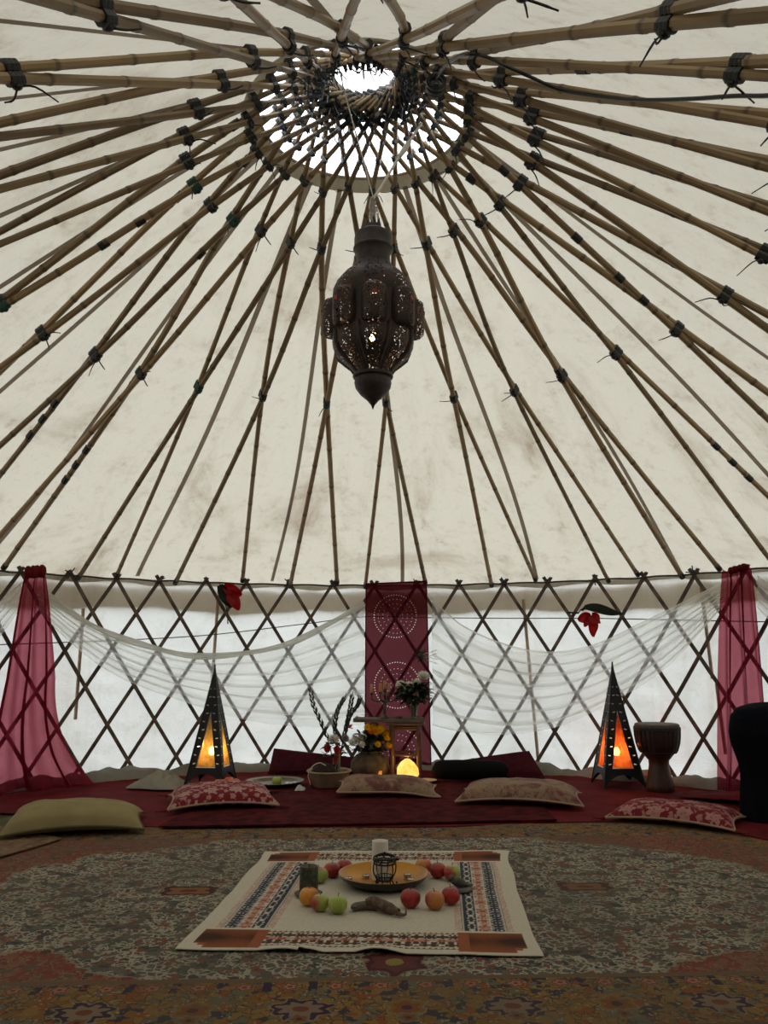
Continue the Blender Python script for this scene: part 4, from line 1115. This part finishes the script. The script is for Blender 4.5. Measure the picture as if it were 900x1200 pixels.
arms = [(-.118, .02, .225), (-.038, -.05, .235), (.040, -.05, .235), (.110, .03, .225)]
spots = []
for ax, ay_, az in arms:
    g = G(); g.tube(cr([(0, 0, .165), (ax * .5, ay_ * .5, .148), (ax * .95, ay_ * .95, .165), (ax, ay_, az - .022)], 5), .006, 6); obj('arm', g, bronze, cb)
    obj('drip_pan', G().lathe([(.001, 0), (.010, .0), (.020, .014), (.017, .020), (.001, .018)], 14, (ax, ay_, az - .02), capb=False, capt=False), bronze, cb)
    spots.append((ax, ay_, az))
obj('drip_pan', G().lathe([(.001, 0), (.010, 0), (.022, .016), (.018, .022), (.001, .02)], 14, (0, 0, .235), capb=False, capt=False), bronze, cb)
spots.insert(2, (0, 0, .257))
for k, (sx, sy, sz) in enumerate(spots):
    t = thing('candle', ('orange candle on the outermost left arm of the candelabrum', 'orange candle on the left front arm of the candelabrum', 'orange candle on the raised centre of the candelabrum', 'orange candle on the right front arm of the candelabrum', 'orange candle on the outermost right arm, by the white flowers')[k], 'candle', (.125 + sx, 3.36 + sy, AZ + sz), 0, 'candles in the candelabrum')
    obj('wax_body', G().lathe([(.001, 0), (.0135, 0), (.013, .07), (.010, .075), (.001, .073)], 14, capb=False, capt=False), candle_or, t)
    obj('wick', G().tube([(0, 0, .073), (.001, 0, .085)], .0012, 4), black_fabric, t)
# flowers
leafm = simple('leaf_green', (.020, .042, .016), .5, var=.4, scale=15)
stemm = simple('stem_green', (.030, .050, .020), .6)
def leaf(g, p, d, L, w_, droop=.3):
    d = Vector(d).normalized(); sd = d.cross(Vector((0, 0, 1)));
    if sd.length < .05: sd = Vector((1, 0, 0))
    sd.normalize(); up = sd.cross(d)
    pts = []
    for k in range(6):
        t = k / 5; c_ = p + d * L * t + Vector((0, 0, -droop * L * t * t)); ww = w_ * sin(PI * min(1, t * .93 + .05)) ** .8
        pts += [c_ - sd * ww + up * ww * .25, c_ - up * ww * .1, c_ + sd * ww + up * ww * .25]
    g.add(pts, [(3 * k + a, 3 * k + a + 1, 3 * k + a + 4, 3 * k + a + 3) for k in range(5) for a in (0, 1)])
def bloom(g, c, r, n, d=(0, 0, 1), rows=4, seed=0):
    """a many petalled head facing d"""
    d = Vector(d).normalized(); q_ = d.to_track_quat('Z', 'Y').to_matrix(); rd = random.Random(seed)
    for j in range(rows):
        el = rad(12 + 70 * j / max(1, rows - 1)); m_ = max(5, int(n * (1 - .6 * j / rows)))
        for k in range(m_):
            a = TH * (k + .5 * (j % 2)) / m_ + rd.uniform(-.1, .1); L = r * (1 - .18 * j / rows) * rd.uniform(.88, 1.08); w_ = r * .17
            e = Vector((cos(a) * cos(el), sin(a) * cos(el), sin(el))); sd = Vector((-sin(a), cos(a), 0))
            P = [q_ @ v + Vector(c) for v in (e * r * .08, e * L * .6 - sd * w_, e * L + Vector((0, 0, L * .16)), e * L * .6 + sd * w_)]
            g.add(P, [(0, 1, 2, 3)])
    g.blob(Vector(c), (r * .3, r * .3, r * .3), 8, 5)
def petal_mat(name, col):
    m = Mat(name); return m.done(m.mixsh(.5, m.shader('ShaderNodeBsdfDiffuse', col), m.shader('ShaderNodeBsdfTranslucent', col)))
pet_w = petal_mat('white_petal', (.82, .80, .72)); pet_y = petal_mat('yellow_petal', (.88, .56, .02)); pet_o = petal_mat('orange_petal', (.85, .26, .02))
pet_r = simple('red_petal', (.46, .012, .022), .6)
m = Mat('vase_glass'); lw = m.node('ShaderNodeLayerWeight'); lw.inputs[0].default_value = .3
vase_glass = m.done(m.mixsh((S(m.nt, lw.outputs['Facing']) * .6 + .22), m.shader('ShaderNodeBsdfTransparent', (.78, .84, .80)), m.principled((.30, .32, .29), .1)))
def foliage(c, r, h, n, seed, L=.07):
    g = G(); rd = random.Random(seed)
    for k in range(n):
        a = rd.uniform(0, TH); el = rd.uniform(-.3, 1.2); q = rd.uniform(.1, 1)
        p = Vector(c) + Vector((cos(a) * r * q * .7, sin(a) * r * q * .7, rd.uniform(-.5, .5) * h))
        leaf(g, p, (cos(a) * cos(el), sin(a) * cos(el), sin(el) * .6), L * rd.uniform(.7, 1.2), L * rd.uniform(.16, .28), rd.uniform(0, .5))
    return g
vs = thing('glass_vase', 'clear flared glass vase on the right of the altar board', 'vase', (.385, 3.35, AZ))
obj('body', G().lathe([(.001, 0), (.030, 0), (.032, .006), (.030, .05), (.036, .10), (.046, .15), (.043, .15), (.033, .10), (.027, .05), (.028, .012), (.001, .010)], 28, capb=False, capt=False), vase_glass, vs)
bq = thing('white_bouquet', 'bunch of large white chrysanthemums with dark leaves in the glass vase', 'flowers', (.385, 3.35, AZ + .012))
wb = [((-.115, -.02, .275), .052, (-.5, -.5, .8)), ((-.045, -.07, .262), .058, (-.1, -.8, .6)), ((.085, -.02, .345), .064, (.2, -.5, .9)), ((.03, .06, .29), .05, (0, .4, .8)), ((-.09, .05, .245), .045, (-.6, .3, .7))]
for k, (c_, r, d) in enumerate(wb):
    g = G(); bloom(g, c_, r, 20, d, 5, k); o = obj('bloom', g, pet_w, bq, smooth=False)
    obj('stalk', G().tube(cr([(0, 0, .0), (c_[0] * .35, c_[1] * .35, .14), c_], 5), .0035, 6), stemm, o)
tag(obj('foliage', foliage((0, 0, .20), .17, .14, 260, 5, .095), leafm, bq, smooth=False), kind='stuff')
g = G()
for k in range(6): leaf(g, Vector((.06, 0, .20 + .03 * k)), (1, -.2, .25 + .1 * (k % 3)), .13, .016, .2)
obj('leaf_spray', g, leafm, bq, smooth=False)
for k, (x, y) in enumerate(((.235, 3.33), (.265, 3.345))):
    tag(obj('pebble', G().blob((0, 0, .011), (.018 + .004 * k, .014, .011), 10, 7), stone, loc=(x, y, AZ)), ('small dark pebble by the foot of the candelabrum', 'small dark pebble between the candelabrum and the glass vase')[k], 'pebble', 'pebbles on the altar board')
# salt lamp
m = Mat('salt_crystal'); X, Y, Z = m.xyz(); n = m.node('ShaderNodeEmission')
f = m.noise(14, 4, .6).smooth(.3, .75)
m.put(n.inputs[0], m.mix(f, (1.0, .42, .045), (1.0, .70, .20))); n.inputs[1].default_value = 1.5
sl = thing('salt_lamp', 'glowing yellow salt crystal lamp on the floor in front of the bamboo stool', 'lamp', (.318, 3.13, FZ - .003))
g = G(); rd = random.Random(11)
pr = [(.001, .018), (.072, .020), (.086, .055), (.080, .105), (.056, .150), (.022, .180), (.001, .186)]
g.lathe(pr, 9, (0, 0, 0), lambda a, z: 1 + .12 * sin(a * 2 + z * 20) + .07 * sin(a * 5 + 1), False, False)
obj('crystal', g, m.done(n.outputs[0]), sl, smooth=False)
obj('wooden_foot', G().lathe([(.001, 0), (.066, 0), (.070, .006), (.068, .018), (.001, .020)], 24, capb=False, capt=False), bam_d, sl)
lamp_light('salt_light', sl, (0, -.13, .12), 1.0, (1, .55, .14), .05); lamp_light('salt_light', sl, (.0, .12, .16), .8, (1, .5, .12), .04)
tea = thing('amber_glow', 'tiny amber glow standing in for a candle reflection by the bamboo stool', 'candle', (.085, 3.20, FZ - .003))  # glowing shape in place of an orange candle reflection
obj('glass', G().lathe([(.001, 0), (.014, 0), (.016, .01), (.017, .075)], 16, capb=False, capt=False), glow('amber_reflection_glow', (1, .33, .05), .7), tea)
obj('foot', G().lathe([(.001, -.0), (.018, -.0), (.018, .004)], 16, capb=False), bronze, tea)
sc2 = tag(obj('saucer', G().lathe([(.001, 0), (.05, 0), (.085, .012), (.088, .017), (.082, .015), (.05, .006), (.001, .006)], 36, capb=False, capt=False), simple('ivory_china', (.42, .37, .27), .4), loc=(.48, 3.09, FZ - .003)), 'ivory saucer on the carpet just right of the salt lamp', 'saucer')

# round stoneware pot with chrysanthemums
pot_m = simple('stoneware', (.105, .078, .052), .8, var=.35, scale=12, bump=.5)
pt = tag(obj('round_pot', G().lathe([(.001, 0), (.09, 0), (.14, .03), (.172, .09), (.165, .15), (.125, .20), (.085, .222), (.088, .236), (.075, .236), (.07, .21), (.001, .20)], 40, capb=False, capt=False), pot_m, loc=(-.005, 3.33, .029)), 'wide round brown stoneware pot on the floor left of the stool', 'pot')
by_ = thing('chrysanthemum_bouquet', 'bunch of yellow, orange and white chrysanthemums in the brown stoneware pot', 'flowers', (-.005, 3.33, .232))
rd = random.Random(4)
fl = []
for k in range(22): fl.append((rd.uniform(.02, .165), rd.uniform(-.12, .10), None, pet_y))
fl += [(.015, -.11, .20, pet_o), (.0, -.07, .225, pet_o)]
for k in range(9): fl.append((rd.uniform(-.165, -.05), rd.uniform(-.12, .09), None, pet_w))
fl += [(-.065, -.14, .10, pet_w), (.07, -.15, .10, pet_y), (.165, -.10, .085, pet_y), (-.02, -.13, .24, pet_y)]
for k, (x, y, z, mt) in enumerate(fl):
    z = z if z is not None else .225 - 2.6 * (x - .03) ** 2 - 2.0 * y * y + rd.uniform(-.025, .02) - (.03 if mt is pet_w else 0)
    g = G(); bloom(g, (x, y, z), .036, 13, (x * 3, y * 3 - .5, .6), 3, k); obj('bloom', g, mt, by_, smooth=False)
tag(obj('foliage', foliage((0, 0, .10), .17, .15, 330, 8, .075), leafm, by_, smooth=False), kind='stuff')

# pale bowl with stone, glass vase and gladioli
pale_wood = simple('pale_wood', (.27, .19, .115), .75, var=.2, scale=10, bump=.2)
BX, BY = -.335, 2.86
tag(obj('oval_bowl', G().lathe([(.001, 0), (.125, 0), (.140, .02), (.168, .105), (.186, .118), (.180, .128), (.158, .118), (.130, .025), (.001, .018)], 48, mod=lambda a, z: 1 + .02 * sin(3 * a + 1), capb=False, capt=False), pale_wood, loc=(BX, BY, FZ - .002)), 'pale wooden bowl with a flat rim holding the gladiolus vase', 'bowl')
tag(obj('round_stone', G().blob((0, 0, .085), (.092, .085, .085), 18, 12, lambda d: 1 + .05 * nz(d.x * 2, d.y * 2, d.z * 2)), simple('brown_stone', (.045, .032, .027), .85, var=.3, bump=.6), loc=(BX - .045, BY - .02, FZ + .018)), 'round dark brown stone in the pale wooden bowl', 'stone')
gv = thing('narrow_vase', 'narrow clear glass vase standing in the pale wooden bowl', 'vase', (BX + .062, BY + .015, FZ + .018))
obj('body', G().lathe([(.001, 0), (.030, 0), (.033, .01), (.032, .20), (.036, .235), (.033, .235), (.029, .20), (.030, .014), (.001, .012)], 24, capb=False, capt=False), vase_glass, gv)
gl = thing('gladiolus_bouquet', 'tall gladiolus spikes with red roses and a white carnation in the narrow vase', 'flowers', (BX + .062, BY + .015, FZ + .032))
spikes = [[(0, 0, 0), (-.05, 0, .25), (-.12, .02, .44), (-.195, .02, .60), (-.225, .02, .73)], [(0, 0, 0), (.01, 0, .25), (-.015, .01, .42), (.005, .0, .56), (.055, .0, .66)], [(0, 0, 0), (.04, 0, .25), (.075, .01, .42), (.105, .0, .56), (.125, .0, .68)], [(0, 0, .1), (.06, .02, .35), (.10, .02, .50), (.165, .02, .60), (.185, .02, .645)]]
for k, sp_ in enumerate(spikes):
    pts = cr(sp_, 6); g = G(); g.tube(pts, [.006 * (1 - .7 * q / (len(pts) - 1)) for q in range(len(pts))], 6)
    for q in range(8, len(pts) - 1):
        for s_ in ((-1,) if q % 2 else (1,)):
            d = (pts[q + 1] - pts[q - 1]).normalized(); p = pts[q] + Vector((s_ * .006, 0, 0))
            L = .075 * (1.15 - q / len(pts) * .6); g.tube([p, p + d * L * .5 + Vector((s_ * .007, 0, 0)), p + d * L + Vector((s_ * .010, 0, 0))], [.005, .0095, .001], 5)
    L = pts[-1] - pts[-2]; g.tube([pts[-1], pts[-1] + L.normalized() * .05], [.007, .001], 5)
    obj('gladiolus_spike', g, simple('bud_green', (.022, .026, .018), .6) if k == 0 else bpy.data.materials['bud_green'], gl)
def rose(c, r, L):
    g = G(); c = Vector(c)
    for j in range(4):
        for k in range(5):
            a = TH * (k + .5 * j) / 5; rr_ = r * (.35 + .2 * j); hh = L * (1 - .12 * j)
            P = []
            for q in range(4):
                t = q / 3; w_ = .62 * sin(PI * (.2 + .6 * t)); P += [c + Vector((rr_ * cos(a + s_ * w_) * (.5 + .5 * t), rr_ * sin(a + s_ * w_) * (.5 + .5 * t), hh * t)) for s_ in (-1, 0, 1)]
            g.add(P, [(3 * q + i_, 3 * q + i_ + 1, 3 * q + i_ + 4, 3 * q + i_ + 3) for q in range(3) for i_ in (0, 1)])
    return g
for c_, r, L in (((-.075, -.045, .235), .036, .075), ((-.004, -.05, .145), .030, .075), ((.008, -.05, .215), .036, .085)):
    obj('rose', rose(c_, r, L), pet_r, gl)
g = G(); bloom(g, (-.025, -.03, .33), .055, 18, (0, -.6, .7), 4, 9); obj('carnation', g, pet_w, gl, smooth=False)
g = G(); bloom(g, (.065, -.02, .335), .045, 16, (.5, -.5, .6), 4, 3); obj('carnation', g, simple('grey_petal', (.30, .30, .29), .7), gl, smooth=False)
g = G(); bloom(g, (.105, .02, .43), .035, 8, (.6, -.3, .6), 2, 2); obj('rose', g, pet_r, gl, smooth=False)
tag(obj('foliage', foliage((-.01, -.01, .25), .12, .13, 60, 6, .06), leafm, gl, smooth=False), kind='stuff')
tag(obj('bent_wire', G().tube(cr([(-.14, 0, .02), (-.16, 0, .10), (-.125, 0, .165), (-.07, 0, .19), (-.02, .01, .17)], 6), .004, 6), white_cord, loc=(BX + .0, BY - .09, FZ)), 'thin pale bent wire arching over the side of the pale wooden bowl', 'wire')
def crumple(L, W, H, seed, nu=40, nv=24):
    def f(u, v):
        x, y = (u - .5) * L, (v - .5) * W; e = max(0, 1 - (2 * abs(u - .5)) ** 3) * max(0, 1 - (2 * abs(v - .5)) ** 3)
        q = 1 + .10 * nz(u * 4, v * 4, seed)
        th = math.atan2(y, x); q *= 1 + .22 * nz(cos(th) * 1.6, sin(th) * 1.6, seed)
        rdg = 1 - min(1, abs(nz(u * 3.2 + seed, v * 2.4, seed)) * 3.2); rd2 = 1 - min(1, abs(nz(u * 6.5, v * 5 + seed, seed + 4)) * 3)
        return (x * q, y * q, .004 + H * e * (.40 + .55 * nz(u * 3 + seed, v * 2.2, seed) + .16 * rd2 + .10 * rdg))
    return G().slab(f, nu, nv, .003)
tag(obj('crumpled_cloth', crumple(.44, .30, .15, 3), simple('undyed_cloth', (.27, .25, .20), .9, bump=.2), loc=(-1.74, 2.90, .030)), 'crumpled off white cloth on the floor left of the left pyramid lantern', 'cloth').rotation_euler = (0, 0, rad(-12))
tag(obj('paper_scrap', crumple(.075, .10, .055, 6, 12, 12), simple('paper', (.46, .45, .42), .8), loc=(-.545, 2.64, FZ)), 'small crumpled white paper beside the pale wooden bowl', 'paper')
# brass tray with fruit at the back left
bt = thing('fruit_tray', 'round tarnished brass tray on the floor right of the left pyramid lantern', 'tray', (-.785, 2.93, FZ - .002))
tarn = simple('tarnished_brass', (.15, .125, .065), .35, .75, var=.3, scale=10)
obj('plate', G().lathe([(.001, 0), (.16, 0), (.19, .010), (.20, .024), (.24, .028), (.242, .034), (.238, .035), (.197, .030), (.186, .015), (.16, .007), (.001, .007)], 56, capb=False, capt=False), tarn, bt)
g = G()
for k in range(40): a = TH * k / 40; g.blob((.24 * cos(a), .24 * sin(a), .035), (.008, .008, .005), 6, 3)
tag(obj('rim_beads', g, tarn, bt), kind='stuff')
apple(-.755, 2.84, .040, 'green', 'yellow green apple lying on the tarnished brass tray', .5, FZ + .006, 'fruit at the back left')
tag(obj('foil_packet', crumple(.11, .08, .030, 2, 14, 10), tin, loc=(-.645, 2.88, FZ + .008)), 'shiny crumpled foil packet at the right end of the brass tray', 'packet')
om = simple('orange_peel', (.50, .105, .035), .5, var=.25, scale=12, bump=.3, bscale=150)
for k, (x, y, r, z) in enumerate(((-1.20, 2.72, .050, 0), (-1.085, 2.70, .056, 0), (-1.14, 2.82, .052, 0))):
    t = thing('small_pumpkin', ('leftmost of three small orange pumpkins behind the left damask cushion', 'rightmost of three small orange pumpkins behind the left damask cushion', 'rearmost of three small orange pumpkins behind the left damask cushion')[k], 'pumpkin', (x, y, FZ), k, 'small pumpkins')
    obj('flesh', G().blob((0, 0, r * .72), (r, r, r * .75), 24, 10, lambda d: 1 + .07 * cos(8 * math.atan2(d.y, d.x)) * (1 - abs(d.z)) - .2 * math.exp(-(1 - d.z) / .06)), om, t)
    obj('stem', G().tube([(0, 0, r * 1.1), (.006, 0, r * 1.55)], [.006, .005], 6), stemm, t)

# floor seats and bolsters along the back
def panel(name, label, cat, corners, thick, mat, grp=None):
    """an upholstered flat panel from four corner points"""
    P = [Vector(p) for p in corners]; nrm = (P[1] - P[0]).cross(P[3] - P[0]).normalized()
    def f(s):
        def q(u, v):
            p = (P[0] * (1 - u) + P[1] * u) * (1 - v) + (P[3] * (1 - u) + P[2] * u) * v
            k = ((1 - (2 * u - 1) ** 8) * (1 - (2 * v - 1) ** 8)) ** .5
            return p + nrm * s * thick / 2 * k + nrm * .004 * nz(u * 4, v * 3, s)
        return q
    g = G(); g.grid(f(1), 16, 10); g.grid(f(-1), 16, 10, True)
    return tag(obj(name, g, mat), label, cat, grp)
panel('seat_panel', 'dark maroon folded floor seat leaning behind the pale wooden bowl', 'floor seat', ((-.93, 3.56, .03), (-.10, 3.62, .03), (-.16, 3.74, .16), (-.90, 3.70, .245)), .06, maroon_vinyl, 'maroon floor seats')
panel('seat_panel', 'dark maroon wedge shaped floor seat behind the black bolster', 'floor seat', ((.54, 3.40, .03), (1.53, 3.30, .03), (1.42, 3.46, .25), (.56, 3.56, .10)), .08, maroon_vinyl, 'maroon floor seats')
g = G()
def bol(u, v):
    a = v * TH; k = (1 - abs(2 * u - 1) ** 6) ** .4; r = .088 * k * (1 + .06 * nz(u * 6, cos(a), sin(a)))
    return (-.33 + .66 * u, r * 1.25 * cos(a), max(0, .085 + r * sin(a) * (.9 if sin(a) > 0 else 1)))
g.grid(bol, 24, 18)
tag(obj('bolster', g, black_fabric, loc=(.86, 3.17, .042)), 'low black bolster lying in front of the maroon wedge', 'bolster').rotation_euler = (0, 0, rad(-5))
# red cloth heap at the right and the draped chair
def heap(u, v):
    th = 44.5 + 16 * u; h = (.02 + .20 * u ** 1.5) * sin(PI * min(1, .12 + v * .9)) ** .8
    return pol(th, 3.36 + .42 * v, .028 + h * (1 + .25 * nz(u * 5, v * 5, 2)))
tag(obj('red_blanket', G().slab(heap, 40, 24, .006), red_cloth), 'dark red blanket bunched up against the wall right of the drum', 'blanket')
sp = Mat('speckled_navy'); d_ = sp.voro(55); n_ = sp.noise(9, 3)
navy = sp.done(sp.principled(sp.mix(d_.lt(.13), (.0045, .0055, .0085), (.022, .026, .032)), .92, 0, sp.bump(sp.noise(45, 3), .3, .004), Specular_IOR_Level=.05))
ch = thing('draped_chair', 'low armchair covered with a speckled dark navy throw at the right edge of the frame', 'chair', (2.905, 1.63, .022), rad(-32))
def chair(u, v):
    """v: floor to crest; u: round the chair"""
    a = u * TH; ca, sa = cos(a), sin(a)
    sq = lambda c: math.copysign(abs(c) ** .45, c)
    if v < .80:
        t = v / .80; z = .66 * t
        out = 1 + .10 * math.exp(-((t - .80) / .22) ** 2) - .05 * math.exp(-((t - .42) / .2) ** 2) + .02 * sin(a * 9 + t * 2) * (1 - t) + .03 * max(0, .15 - t) * 5 * (1 + .5 * sin(a * 5))
        k = 1
    else:
        t = (v - .80) / .20; z = .66 + .055 * sin(t * PI / 2); out = cos(t * PI / 2) ** .5 * 1.0 if t < 1 else 0; 
    return (.35 * sq(ca) * out, .31 * sq(sa) * out, z + .03 * v + .008 * nz(ca * 3, sa * 3, v * 4))
obj('throw', G().grid(chair, 64, 40), navy, ch)
obj('chair_frame', G().box((0, 0, .20), (.50, .42, .36)), black_fabric, ch, smooth=False)

# ------------------------------------------------------------------ cloth flowers on the lattice and the dried thistle
petal = Mat('flower_red'); f_ = petal.noise(18, 3).smooth(.35, .7)
petal_m = petal.done(petal.mixsh(.6, petal.principled(petal.mix(f_, (.42, .010, .016), (.62, .03, .035)), .5), petal.shader('ShaderNodeBsdfTranslucent', (.55, .02, .025))))
dleaf = simple('dark_leaf', (.012, .022, .012), .5)
def big_petal(L, W, cup, n=10, m_=6):
    def f(u, v):
        x = (u - .5) * 2; ww = W * sin(PI * (.10 + .86 * v)) ** .75 * (1 - .15 * v)
        return (x * ww, -cup * (x * x * .6 + v * v * .8) * L + .006 * sin(v * 9 + x * 3), v * L)
    return G().slab(f, m_, n, .002)
ft = thing('cloth_flower', 'red cloth flower with a dark leaf hung from the lattice above the left pyramid lantern', 'flower', pol(-21.2, 3.90, 1.745), rad(21.2), 'red cloth flowers on the lattice')
def place(o, loc, rx, ry, rz): o.location = loc; o.rotation_euler = (rad(rx), rad(ry), rad(rz)); return o
place(obj('petal', big_petal(.19, .062, .25), petal_m, ft), (.0, -.01, -.005), 0, 118, 0)
place(obj('petal', big_petal(.20, .060, .2), petal_m, ft), (.065, -.025, -.05), 0, 158, 0)
place(obj('petal', big_petal(.13, .05, .3), petal_m, ft), (.045, -.04, -.075), 8, 172, 20)
place(obj('leaf', big_petal(.24, .060, .15), dleaf, ft), (-.035, .0, .0), 0, 152, 0)
obj('stalk', G().tube(cr([(-.035, 0, .02), (.0, -.01, -.10), (.045, -.012, -.24), (.055, -.010, -.36)], 5), [.005] * 15 + [.007], 6), dleaf, ft)
fr2 = thing('cloth_flower', 'red cloth flower hanging under a long dark leaf, above the right pyramid lantern', 'flower', pol(31.0, 3.89, 1.47), rad(-31.0), 'red cloth flowers on the lattice')
place(obj('petal', big_petal(.12, .055, .3), petal_m, fr2), (.0, -.02, -.025), 10, -112, 0)
place(obj('petal', big_petal(.13, .055, .3), petal_m, fr2), (.01, -.03, -.02), 12, 130, 0)
place(obj('petal', big_petal(.19, .050, .2), petal_m, fr2), (.02, -.02, -.03), 5, 176, 0)
place(obj('petal', big_petal(.11, .035, .3), petal_m, fr2), (.0, -.03, -.03), 5, 205, 0)
obj('leaf', G().slab(lambda u, v: (-.22 + .50 * u, -.02, (.02 if u > .3 else .0) + .035 * sin(PI * u * 1.4) + (v - .5) * .085 * sin(PI * max(.02, min(.98, (u - .22) * 1.25))) if u > .24 else .012 + (v - .5) * .014 - u * .04), 24, 3, .003), dleaf, fr2)
ts = thing('dried_thistle', 'dark dried spiky seed head with pale stalks pinned to the red banner', 'dried flower', pol(7.0, 3.84, 1.09), rad(-7))
g = G(); rd = random.Random(2)
for k in range(60):
    a = rd.uniform(0, TH); el = rd.uniform(-1.2, 1.2); d = Vector((cos(a) * cos(el), -abs(sin(a) * cos(el)) * .6, sin(el))); g.tube([(0, -.01, 0), d * rd.uniform(.05, .095)], [.004, .0012], 4)
g.blob((0, -.012, 0), (.034, .024, .034), 10, 6); obj('seed_head', g, dleaf, ts)
g = G()
for z0, z1 in ((.03, .055), (-.02, -.035), (-.055, -.075), (.0, .02)): g.tube([(0, 0, z0 * .3), (.10, -.01, z0), (.16, -.01, z1)], .003, 5)
obj('stalk', g, white_cord, ts)
